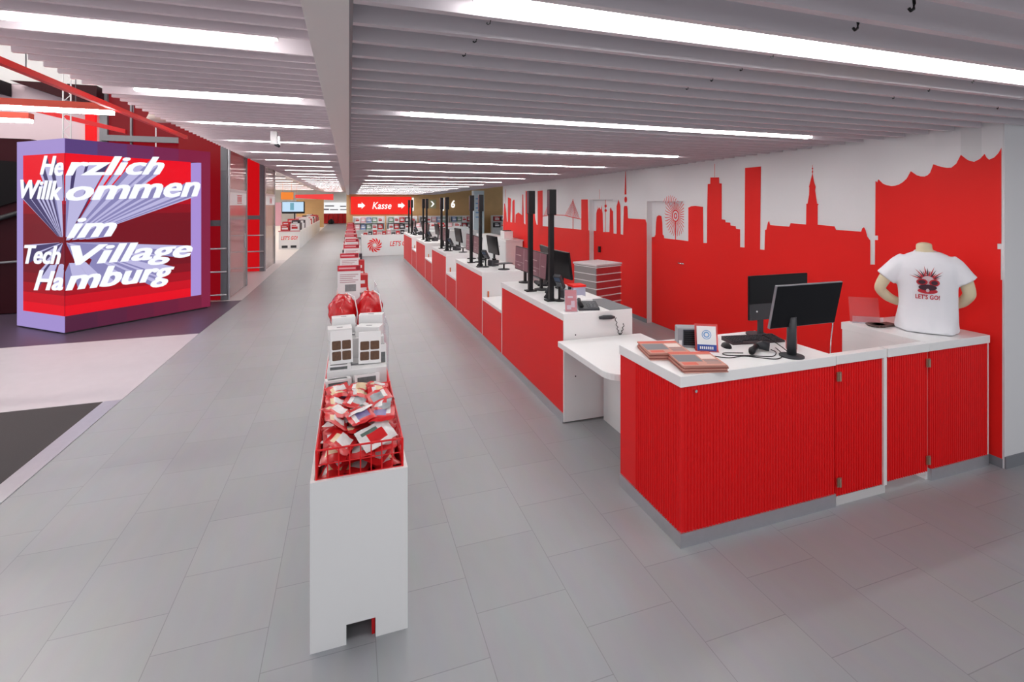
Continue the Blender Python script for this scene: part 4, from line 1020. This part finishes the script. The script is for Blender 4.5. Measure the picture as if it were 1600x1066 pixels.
# price cards and packs behind them
CARDY = [5.95, 7.4, 9.0, 10.55, 12.1, 13.65, 15.2, 16.8, 18.35, 19.9]
XO = [0.0, 0.004, 0.04, 0.055, 0.03, 0.04, 0.05, 0.05, 0.06, 0.06]
for k, cy in enumerate(CARDY):
    xo = XO[k]
    t = thing('price_card', 'white price card with red header standing in the gondola, %s from the front' % ORD[k], 'price card', (xo, cy, 0.89), 0.0, 'price cards in the gondola')
    MB().box(xo - 0.125, xo + 0.125, cy, cy + 0.006, 0.9, 1.30).build('card', PAPER, t)
    h = MB().box(xo - 0.125, xo + 0.125, cy - 0.003, cy - 0.0002, 1.235, 1.30).build('header', mat('header_red', (208, 40, 58), 0.5), t)
    mb = MB()
    mb.box(xo - 0.11, xo + 0.07, cy - 0.005, cy - 0.0032, 1.258, 1.276); mb.build('header_line', mat('header_pink', (236, 178, 184), 0.5), h)
    MB().box(xo + 0.08, xo + 0.12, cy - 0.005, cy - 0.0032, 1.245, 1.29).build('header_mark', mat('header_deep', (150, 20, 40), 0.5), h)
    mb = MB()
    for i in range(5): mb.box(xo - 0.1, xo + 0.1 - 0.03 * (i % 3), cy - 0.002, cy - 0.0002, 1.19 - i * 0.022, 1.198 - i * 0.022)
    mb.build('text_lines', mat('text_pinkgrey', (190, 150, 156), 0.5), t)
    if k == 0: MB().box(xo - 0.045, xo + 0.075, cy - 0.002, cy - 0.0002, 1.0, 1.08).build('picture', mat('card_picture', (140, 142, 144), 0.5, noise=0.3, nscale=40), t)
    MB().box(xo - 0.13, xo + 0.13, cy - 0.012, cy + 0.018, 0.885, 0.905).build('foot', ACRYL, t)
    # packs between this card and the next
    ci = [[2, 1, 0], [0, 1, 5], [0, 5, 1], [2, 0, 1], [1, 0, 2], [0, 1, 5], [1, 2, 0], [0, 1, 2], [5, 0, 1], [0, 2, 1]][k]
    for j, c in enumerate(ci):
        x = 0.175 if j < 2 else -0.08
        yy = cy - 0.75 + (0.35 if j == 0 else 0.6 if j == 1 else 0.62)
        pack(c, (x, yy, 0.61), (0.13, 0.2 if j < 2 else 0.16, 0.42 - 0.05 * j + 0.02 * (k % 3)), '%s product box in the gondola before the %s price card, %s' % (PN[c], ORD[k], ['right side nearer', 'right side farther', 'left side'][j]), 'boxes in the gondola')

# ------------------------------------------------------------------ welcome sign
c0 = Vector((-4.132, 9.357, 0)); rR = Vector((-2.55, 10.887, 0)); lL = Vector((-5.117, 10.19, 0))
WR = (rR - c0).length; WLf = (lL - c0).length
dR = (rR - c0) / WR; dL = (lL - c0) / WLf
nR = Vector((dR.y, -dR.x, 0)); nL = Vector((-dL.y, dL.x, 0))
def sp(u, v, o):
    """point on the sign: u along the right face (positive) or the left face (negative), v height, o in front"""
    return tuple(c0 + (dR * u + nR * o if u >= 0 else dL * (-u) + nL * o) + Vector((0, 0, v)))
def spR(u, v, o): return tuple(c0 + dR * u + nR * o + Vector((0, 0, v)))
def spL(u, v, o): return tuple(c0 - dL * u + nL * o + Vector((0, 0, v)))
t = thing('welcome_sign', 'huge red light box with white block lettering at the left', 'sign', c0)
back = rR + (lL - c0)
MB().prism([tuple(p + Vector((0, 0, 0.03))) for p in (c0, rR, back, lL)], (0, 0, 2.985)).build('body', mat('sign_body', (60, 40, 70), 0.4), t)
cc = (c0 + back) / 2
MB().prism([tuple(cc + (p - cc) * 0.97) for p in (c0, rR, back, lL)], (0, 0, 0.031)).build('plinth', DARK, t)
LAV = glow('frame_lavender', (166, 146, 212), 0.95); PUR = glow('frame_purple', (88, 62, 124), 0.95); WIN = glow('frame_wine', (136, 30, 68), 0.9); PLM = glow('frame_plum', (84, 30, 62), 0.9)
VMIN, VMAX = 0.03, 3.015
def quad(f, u0, u1, v00, v01, v10, v11, o, mi=0, mb=None):
    return mb.poly([f(u0, v00, o), f(u1, v10, o), f(u1, v11, o), f(u0, v01, o)], mi)
# screen picture
mb = MB()
NB = 16
smats = []
for k in range(NB):
    a = 0.28 + k * 2.51 / NB; b = a + 2.51 / NB; v = (a + b) / 2
    e = max(0.0, min(1.0, (abs(v - 1.35) - 0.35) / 0.75)); e = e * e * (3 - 2 * e)
    smats.append(glow('screen_red_%d' % k, (118 + 124 * e, 6 * (1 - e), 26 + 4 * e), 0.95))
    quad(spR, 0, 1.845, a, b, a, b, 0.004, k, mb)
    quad(spL, 0, -1.13, a, b, a, b, 0.004, k, mb)
mb.build('screen', smats, t)
quad_mb = MB(); quad(spR, 1.845, 2.034, 0.28, 2.774, 0.25, 2.796, 0.004, 0, quad_mb); quad_mb.build('frame_reveal', glow('reveal_lavender', (172, 146, 220), 0.95), t)
def bar(f, u0, u1, v0, v1, m, nm='frame_bar', th=0.012):
    MB().hexa([f(u0, v0, 0.0), f(u1, v0, 0.0), f(u1, v0, th), f(u0, v0, th), f(u0, v1, 0.0), f(u1, v1, 0.0), f(u1, v1, th), f(u0, v1, th)]).build(nm, m, t)
FT = [PUR] + [glow('frame_mix_%d' % i, c, 0.92) for i, c in enumerate(((100, 52, 108), (112, 44, 94), (124, 36, 80)))] + [WIN]
FB = [PLM] + [glow('frame_low_%d' % i, c, 0.92) for i, c in enumerate(((92, 30, 62), (102, 28, 60), (112, 28, 60)))] + [glow('frame_low_wine', (120, 28, 60), 0.92)]
for i in range(5):
    a = 2.034 * i / 5; b = 2.034 * (i + 1) / 5
    bar(spR, a, b, 2.79, VMAX, FT[i]); bar(spR, a, b, VMIN, 0.28, FB[i])
bar(spR, 2.034, WR, VMIN, VMAX, WIN)
bar(spL, 0, -WLf, 2.79, VMAX, LAV); bar(spL, 0, -WLf, VMIN, 0.28, LAV); bar(spL, -1.13, -WLf, 0.28, 2.79, LAV)
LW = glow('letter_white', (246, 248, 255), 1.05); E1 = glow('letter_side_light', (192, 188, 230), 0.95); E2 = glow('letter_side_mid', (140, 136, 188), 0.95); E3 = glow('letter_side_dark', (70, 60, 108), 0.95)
VP = Vector((0.0, 1.42))
def lettering(word, f, BLq, BRq, TRq, TLq, scale, o_top, bold):
    vs, fs, ed = text_geo(word, 0.3, bold)
    def uv(x, y):
        a = Vector(BLq) * (1 - x) + Vector(BRq) * x; b = Vector(TLq) * (1 - x) + Vector(TRq) * x
        return a * (1 - y) + b * y
    P = [uv(x, y) for x, y in vs]
    mb = MB()
    for q, (dx, dy) in enumerate(((0, 0), (0.015, 0), (-0.015, 0))): mb.add([f(p.x + dx if (p.x + dx) * (1 if f is spR else -1) > 0 else 0.0, p.y + dy, o_top - 0.0002 * q) for p in P], fs)
    mb.build('lettering', LW, t)
    mb = MB()
    for a, b in ed:
        p, q = P[a], P[b]; d = q - p
        if d.length < 1e-5: continue
        n = Vector((d.y, -d.x)).normalized(); mid = (p + q) / 2
        if n.dot(VP - mid) < 0.0: pass
        p2 = VP + (p - VP) * scale; q2 = VP + (q - VP) * scale
        toward = n.y if mid.y > VP.y else -n.y
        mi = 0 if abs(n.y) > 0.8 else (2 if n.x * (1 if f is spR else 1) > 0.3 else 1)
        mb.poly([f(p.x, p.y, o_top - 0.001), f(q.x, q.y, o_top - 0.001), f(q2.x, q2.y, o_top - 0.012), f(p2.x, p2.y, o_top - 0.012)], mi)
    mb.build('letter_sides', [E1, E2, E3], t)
B = 0.015
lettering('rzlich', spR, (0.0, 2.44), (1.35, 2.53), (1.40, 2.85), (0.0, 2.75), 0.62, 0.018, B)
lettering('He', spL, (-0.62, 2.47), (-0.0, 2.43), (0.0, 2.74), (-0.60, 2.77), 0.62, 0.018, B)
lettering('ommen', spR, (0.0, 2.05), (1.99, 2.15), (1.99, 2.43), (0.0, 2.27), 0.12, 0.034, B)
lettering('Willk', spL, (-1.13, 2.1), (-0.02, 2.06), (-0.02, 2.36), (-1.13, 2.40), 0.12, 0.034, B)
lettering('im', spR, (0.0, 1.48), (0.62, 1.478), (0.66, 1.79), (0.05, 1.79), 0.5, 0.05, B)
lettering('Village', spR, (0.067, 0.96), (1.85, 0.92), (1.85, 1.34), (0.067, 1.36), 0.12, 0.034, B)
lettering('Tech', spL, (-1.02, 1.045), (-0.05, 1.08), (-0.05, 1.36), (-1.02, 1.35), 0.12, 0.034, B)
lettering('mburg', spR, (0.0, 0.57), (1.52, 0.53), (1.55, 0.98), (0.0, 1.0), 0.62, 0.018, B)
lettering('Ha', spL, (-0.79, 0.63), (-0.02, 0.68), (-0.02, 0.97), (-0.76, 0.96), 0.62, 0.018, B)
# truss holding the sign
t = thing('suspension_truss', 'thin white lattice truss rising from the top of the welcome sign', 'truss', (-4.28, 9.75, 3.02))
mb = MB()
for sx in (-0.05, 0.05): mb.tube([(-4.28 + sx, 9.75, 3.02), (-4.28 + sx, 9.75, 5.4)], 0.01, 6)
mb.build('chord', WALLW, t)
mb = MB()
for i in range(20): mb.tube([(-4.33 if i % 2 else -4.23, 9.75, 3.05 + i * 0.118), (-4.23 if i % 2 else -4.33, 9.75, 3.05 + (i + 1) * 0.118)], 0.006, 5)
mb.build('lattice', WALLW, t)

# ------------------------------------------------------------------ hall behind the sign
struct('wall_left', MB().box(-14, -4.78, 12.3, 12.5, 0, 4.37), mat('hall_grey', (228, 208, 218), 0.7))
struct('wall_left_upper', MB().box(-14, -2.36, 12.28, 12.5, 4.37, 6.0), WALLW)
struct('ceiling_hall', MB().box(-14, -2.36, -1, 19, 6.0, 6.1), WALLW)
for k in range(3):  # unseen lamps, added to brighten the hall wall and upper band
    tube_light('tube_light', -9.0, -3.4, 4.5 + k * 2.6, 5.7, LAMP_F, 'added unseen tube light under the high hall ceiling, %s row from the front' % ORD[k], 'added tube lights of the high hall', 0.12, BAFFLE, 6.0)
t = thing('lit_panel_wall', 'dark red backlit wall panels between grey posts behind the welcome sign', 'wall panel', (-3.8, 12.3, 0))
RG1 = glow('panel_glow_dark', (128, 2, 20), 0.9); RG2 = glow('panel_glow_mid', (140, 2, 16), 0.85); RG3 = glow('panel_glow_bright', (250, 10, 20), 1.0); RG4 = glow('panel_glow_lift', (206, 4, 14), 0.9)
for i, (a, b, m) in enumerate(((-4.7, -4.32, RG1), (-4.29, -3.9, RG2), (-3.87, -3.4, RG1), (-3.37, -2.6, RG1))):
    MB().box(a, b, 12.3, 12.34, 0, 4.36).build('panel', m, t)
for a in (-4.83, -4.31, -3.39): MB().box(a, a + (0.13 if a < -4.8 else 0.03), 12.22, 12.36, 0, 4.36).build('post', STEEL, t)
MB().box(-4.78, -2.5, 12.15, 12.25, 3.30, 3.42).build('top_rail', STEEL, t)
tag(MB().box(-5.06, -4.9, 12.2, 12.29, 2.6, 3.9).build('light_strip', RG3), 'bright red vertical light strip above the welcome sign', 'light strip')
MRN = mat('escalator_maroon', (50, 10, 20), 0.5, spec=0.15); BLK2 = mat('escalator_black', (14, 10, 14), 0.5, spec=0.15)
t = thing('escalator', 'dark maroon and black escalator side at the far left edge', 'escalator', (-7, 11.6, 0))
pts = [(-10.5, 0.02), (-5.3, 0.02), (-5.3, 2.9)] + [(-5.55 + 0.25 * math.cos(a), 2.95 + 0.25 * math.sin(a)) for a in [0, .4, .8, 1.2, 1.57]] + [(-10.5, 3.2)]
MB().prism([(x, 11.4, z) for x, z in pts], (0, 0.6, 0)).build('truss_side', MRN, t)
MB().prism([(x, 11.36, z) for x, z in ((-10.5, 0.8), (-9.0, 0.8), (-5.35, 2.2), (-5.35, 2.75), (-7.5, 2.9), (-10.5, 1.9))], (0, 0.035, 0)).build('balustrade', BLK2, t)
MB().tube([(-10.4, 11.33, 0.55), (-8.8, 11.33, 0.7), (-5.4, 11.33, 1.95)], 0.045, 8).build('handrail', DARK, t, smooth=True)
MB().tube([(-10.4, 11.33, 0.7), (-5.4, 11.33, 0.98)], 0.02, 8).build('light_edge', STEEL, t)
tag(MB().prism([(x, 11.9, z) for x, z in ((-6.1, 4.36), (-5.3, 4.08), (-4.75, 3.95), (-4.75, 4.36))], (0, 0.35, 0)).build('soffit_wedge', MRN), 'dark red wedge of stair underside hanging above the welcome sign', 'stair soffit')
tag(MB().prism([(x, 11.9, z) for x, z in ((-6.9, 4.36), (-6.9, 4.25), (-6.25, 4.1), (-6.25, 4.36))], (0, 0.35, 0)).build('soffit_wedge', BLK2), 'small black wedge of stair underside at the upper left edge', 'stair soffit')
# red rail and red lamps
t = thing('cable_rail', 'long thin red rail hanging along the edge of the left slat ceiling', 'rail', (-2.3, 4.5, 2.93))
MB().box(-2.215, -2.17, 1.5, 8.1, 2.93, 2.975).build('channel', RED, t)
for yy in (2.6, 4.45, 6.3): MB().tube([(-2.19, yy, 2.975), (-2.19, yy, 3.56)], 0.004, 5).build('hanger', STEEL, t)
tag(MB().hexa([(-5.6, 11.0, 3.72), (-3.95, 11.0, 3.32), (-3.95, 11.08, 3.32), (-5.6, 11.08, 3.72), (-5.6, 11.0, 3.8), (-3.95, 11.0, 3.4), (-3.95, 11.08, 3.4), (-5.6, 11.08, 3.8)]).build('slanted_beam', REDD), 'slanted red beam just above the top of the welcome sign', 'beam')
for k, (xa, xb, yy) in enumerate(((-4.2, -2.2, 5.85), (-5.4, -3.26, 6.72))):
    tl = thing('red_lamp', 'red housed tube lamp hanging at the upper left, %s' % ('nearer and longer one' if k == 0 else 'farther one cut by the frame edge'), 'ceiling light', ((xa + xb) / 2, yy, 2.88), group='red housed lamps')
    MB().box(xa, xb, yy - 0.05, yy + 0.05, 2.92, 2.985).build('housing', mat('lamp_housing_red', (232, 90, 70), 0.5), tl)
    MB().box(xa, xb, yy - 0.035, yy + 0.035, 2.885, 2.92).build('diffuser', LAMP_L, tl)
    for xx in (xa + 0.3, xb - 0.3): MB().tube([(xx, yy, 2.985), (xx, yy, 6.0)], 0.004, 5).build('hanger', STEEL, tl)

t = thing('spotlight', 'small beige round spotlight at the left end of the slat ceiling above the red panels', 'spotlight', (-2.3, 7.45, 3.07))
MB().lathe([(0.13, 0), (0.15, 0.02), (0.12, 0.09), (0.05, 0.14)], (-2.3, 7.45, 3.07), 20).build('shade', mat('spot_beige', (214, 196, 188), 0.5), t, smooth=True)
MB().tube([(-2.3, 7.45, 3.2), (-2.3, 7.45, 3.56)], 0.008, 6).build('stem', STEEL, t)

# ------------------------------------------------------------------ lifts
def lift(y0, L, xl, label, posts):
    t = thing('glass_lift', label, 'lift', (-2.45, y0, 0), group='glass lifts')
    X = -2.38
    MB().box(xl, -2.53, y0 + 0.08, y0 + 0.12, 0.0, 3.6).build('red_panel', posts, t)
    MB().box(xl, -2.53, y0 + 0.04, y0 + 0.08, 1.55, 1.67).build('cross_bar', STEEL, t)
    for z in (1.08, 0.6, 0.12): MB().tube([(xl, y0 - 0.02, z), (-2.42, y0 - 0.02, z)], 0.018, 8).build('guard_rail', ALU, t, smooth=True)
    MB().box(-2.53, -2.41, y0, y0 + 0.16, 0, 3.6).build('corner_post', STEEL, t)
    MB().box(X - 0.02, X + 0.01, y0 + 0.01, y0 + 0.06, 0, 3.5).build('corner_strip', ALU, t)
    MB().box(X - 0.06, X, y0 + L - 0.16, y0 + L, 0, 3.6).build('end_post', STEEL, t)
    d = MB().box(X - 0.012, X - 0.002, y0 + 0.07, y0 + L - 0.16, 0.03, 1.98).build('glass_door', PANE, t)
    MB().box(X - 0.002, X + 0.012, y0 + L - 0.34, y0 + L - 0.3, 0.95, 1.3).build('door_handle', ALU, d)
    b = MB().box(X - 0.014, X + 0.004, y0 + 0.07, y0 + L - 0.16, 1.98, 2.26).build('sign_band', PAPER, t)
    mb = MB()
    for i in range(3): mb.box(X + 0.0042, X + 0.006, y0 + L * 0.42 + i * 0.16, y0 + L * 0.42 + i * 0.16 + 0.1, 2.05, 2.18)
    mb.box(X + 0.0042, X + 0.006, y0 + L * 0.4, y0 + L * 0.4 + 0.52, 2.02, 2.035).box(X + 0.0042, X + 0.006, y0 + L * 0.4, y0 + L * 0.4 + 0.52, 2.195, 2.21)
    mb.build('lift_pictogram', mat('pictogram_red', (196, 60, 70), 0.5), b)
    MB().box(X - 0.03, X, y0 + 0.07, y0 + L - 0.16, 2.26, 2.33).build('transom', ALU, t)
    MB().box(X - 0.012, X - 0.002, y0 + 0.07, y0 + L - 0.16, 2.33, 3.4).build('upper_glass', PANE, t)
    MB().box(xl - 0.6, X - 0.5, y0 + 0.2, y0 + L - 0.2, 0.02, 2.4).build('car', mat('car_grey', (176, 160, 162), 0.4, 0.3), t)
    c = MB().box(X - 0.3, X - 0.24, y0 + 0.75, y0 + 1.0, 0.3, 1.96).build('control_column', mat('control_red', (150, 44, 52), 0.4), t)
    mb = MB()
    for i in range(4):
        for j in range(2): mb.box(X - 0.239, X - 0.232, y0 + 0.8 + j * 0.1, y0 + 0.85 + j * 0.1, 1.05 + i * 0.17, 1.13 + i * 0.17)
    mb.build('buttons', DARK, c)
    return t
lift(11.62, 2.0, -3.3, 'glass lift with red panel and grey posts, nearer of the two beside the sign', RG2)
lift(16.3, 2.15, -3.3, 'glass lift with red panel and grey posts, farther of the two', RG4)
t = thing('security_camera', 'white boxy security camera hanging from the left slat ceiling', 'camera', (-1.13, 8.0, 2.83))
p = Vector((-1.02, 7.8, 0))
MB().box(p.x - 0.045, p.x + 0.045, p.y - 0.06, p.y + 0.06, 2.86, 3.05).build('box', PAPER, t, bevel=0.006)
MB().tube([(p.x + 0.02, p.y - 0.02, 2.86), (p.x + 0.07, p.y - 0.06, 2.835)], 0.022, 12).build('lens', DARK, t)
MB().box(p.x + 0.045, p.x + 0.075, p.y - 0.03, p.y + 0.03, 2.84, 2.98).build('bracket', ALU, t)

# ------------------------------------------------------------------ far store on the left
FARW = mat('far_wall_white', (236, 232, 226), 0.6)
struct('wall_store_back', MB().box(-14, 0, 55.5, 55.7, 0, 4), FARW)
struct('wall_store_left', MB().box(-14.2, -14, 19, 55.5, 0, 4), FARW)
struct('ceiling_store', MB().box(-14, -2.36, 19, 55.5, 3.5, 3.6), WALLW)
struct('ceiling_slab_far', MB().box(-2.36, 0, 50, 55.6, 3.55, 3.65), PLENUM)
for k in range(9):
    tube_light('tube_light', -9.5, -3.2, 21 + k * 3.6, 3.38, LAMP_F, 'very long tube light over the far store on the left, %s row from the front' % ORD[k], 'tube lights over the far store', 0.1, BAFFLE, 3.5, 0.004)
for k in range(8):
    y0 = 23.9 + k * 2.0
    t = thing('promotion_bin', 'white waist-high promotion bin in the left row, %s from the front' % ORD[k], 'bin', (-2.52, y0, 0), group='promotion bins in the left row')
    MB().box(-2.95, -2.1, y0 + 0.02, y0 + 1.95, 0.0, 0.8).build('shell', WHITE, t)
    if k == 0:
        MB().text("LET'S GO!", lambda x, y: (-2.86 + x * 0.68, y0 + 0.015, 0.42 + y * 0.17), 0, 0.25, 0.02).build('lettering', RED, t)
        for a in (-2.83, -2.47): MB().box(a, a + 0.24, y0 + 0.013, y0 + 0.02, 0.06, 0.17).build('slot', DARK, t)
        MB().box(-2.97, -2.08, y0, y0 + 0.02, 0.79, 0.83).build('rim', mat('rim_pink', (206, 120, 130), 0.5), t)
    for i in range(6):
        ci = [0, 1, 2, 5, 0, 1, 0, 2, 1, 5, 0, 1, 2][(i * 5 + k * 3) % 13]; a = i % 2; bq = i // 2
        pack(ci, (-2.32 if a else -2.72, y0 + 0.35 + bq * 0.6, 0.801), (0.34, 0.4, 0.26 + 0.07 * ((i + k) % 4)), '%s product box on the %s promotion bin, %s pair, %s' % (PN[ci], ORD[k], ['near', 'middle', 'rear'][bq], 'aisle side' if a else 'wall side'), 'boxes on the promotion bins')
t = thing('large_screen', 'large pale blue screen in a black frame above the promotion bins', 'screen', (-2.7, 27, 0))
MB().box(-3.3, -2.2, 27.9, 28.0, 1.52, 2.16).build('frame', BLACK, t, bevel=0.04)
MB().box(-3.27, -2.26, 27.885, 27.898, 1.62, 2.13).build('picture', glow('screen_pale_blue', (196, 224, 248), 1.0), t)
MB().box(-2.9, -2.72, 27.877, 27.884, 1.7, 2.08).build('picture_figure', glow('screen_teal', (120, 176, 196), 0.9), t)
MB().box(-2.72, -2.66, 27.93, 27.97, 0.8, 1.52).build('post', BLACK, t)
tag(MB().box(-4.4, -3.32, 27.9, 28.0, 0.9, 2.1).build('poster_panel', mat('poster_pink', (228, 176, 190), 0.5)), 'pale pink poster panel left of the large screen', 'poster')
tag(MB().box(-4.3, -2.1, 46.0, 46.2, 0, 2.45).build('wood_partition', WOOD), 'brown wood partition behind the promotion bins', 'partition')
tag(MB().box(-3.95, -3.25, 33.0, 33.05, 2.3, 2.75).box(-3.85, -3.84, 33.0, 33.02, 2.75, 3.5).box(-3.36, -3.35, 33.0, 33.02, 2.75, 3.5).build('hanging_sign', glow('sign_orange', (255, 140, 50), 0.9)), 'orange hanging sign in the far store', 'sign')
tag(MB().hexa([(-4.0, 42, 2.5), (-1.2, 42, 2.35), (-1.2, 42.1, 2.35), (-4.0, 42.1, 2.5), (-4.0, 42, 2.75), (-1.2, 42, 2.85), (-1.2, 42.1, 2.85), (-4.0, 42.1, 2.75)]).box(-3.9, -3.89, 42, 42.02, 2.75, 3.5).box(-2.5, -2.49, 42, 42.02, 2.8, 3.5).build('hanging_banner', glow('sign_coral', (255, 70, 70), 0.9)), 'slanting red hanging banner in the far store', 'banner')
t = thing('display_wall', 'bright white display wall with small dark and red goods at the end of the aisle', 'display', (-1.5, 55, 0))
MB().box(-3.1, -0.05, 55.0, 55.4, 1.05, 2.2).build('back_panel', glow('display_white', (255, 255, 255), 0.95), t)
mb = MB()
for (a, b, z0, z1) in ((-2.4, -1.5, 1.78, 1.9), (-2.6, -2.0, 1.4, 1.55), (-1.9, -1.1, 1.4, 1.5), (-0.9, -0.3, 1.75, 1.85), (-0.9, -0.2, 1.4, 1.5), (-2.9, -2.65, 1.4, 1.55)): mb.box(a, b, 54.97, 55.0, z0, z1)
mb.build('goods', mat('goods_grey', (110, 110, 124), 0.5), t)
t = thing('red_cabinet_row', 'row of red base cabinets with pale seams at the end of the aisle', 'cabinet', (-1.4, 54.5, 0))
for i in range(5): MB().box(-2.5 + i * 0.49, -2.04 + i * 0.49, 54.4, 54.9, 0.02, 1.04).build('door', REDD, t)
MB().box(-2.52, -0.03, 54.92, 54.98, 0, 1.05).build('carcass', PAPER, t)
mb = MB()
for j in range(9):
    for k in range(14):
        a = 2 * PI * k / 14; v = j / 8; r = 0.3 * math.sin(PI * (0.2 + 0.75 * v)) * (1 + 0.12 * math.sin(a * 4 + v * 7)); mb.v.append((-1.75 + r * math.cos(a), 53.6 + r * math.sin(a), 0.52 * v))
for j in range(8):
    for k in range(14): mb.f.append([j * 14 + k, j * 14 + (k + 1) % 14, (j + 1) * 14 + (k + 1) % 14, (j + 1) * 14 + k]); mb.m.append(0)
mb.f.append(list(range(14))[::-1]); mb.m.append(0); mb.f.append([8 * 14 + k for k in range(14)]); mb.m.append(0)
tag(mb.build('rubbish_bag', BLACK, smooth=True), 'black rubbish bag before the red cabinets at the end of the aisle', 'bag')
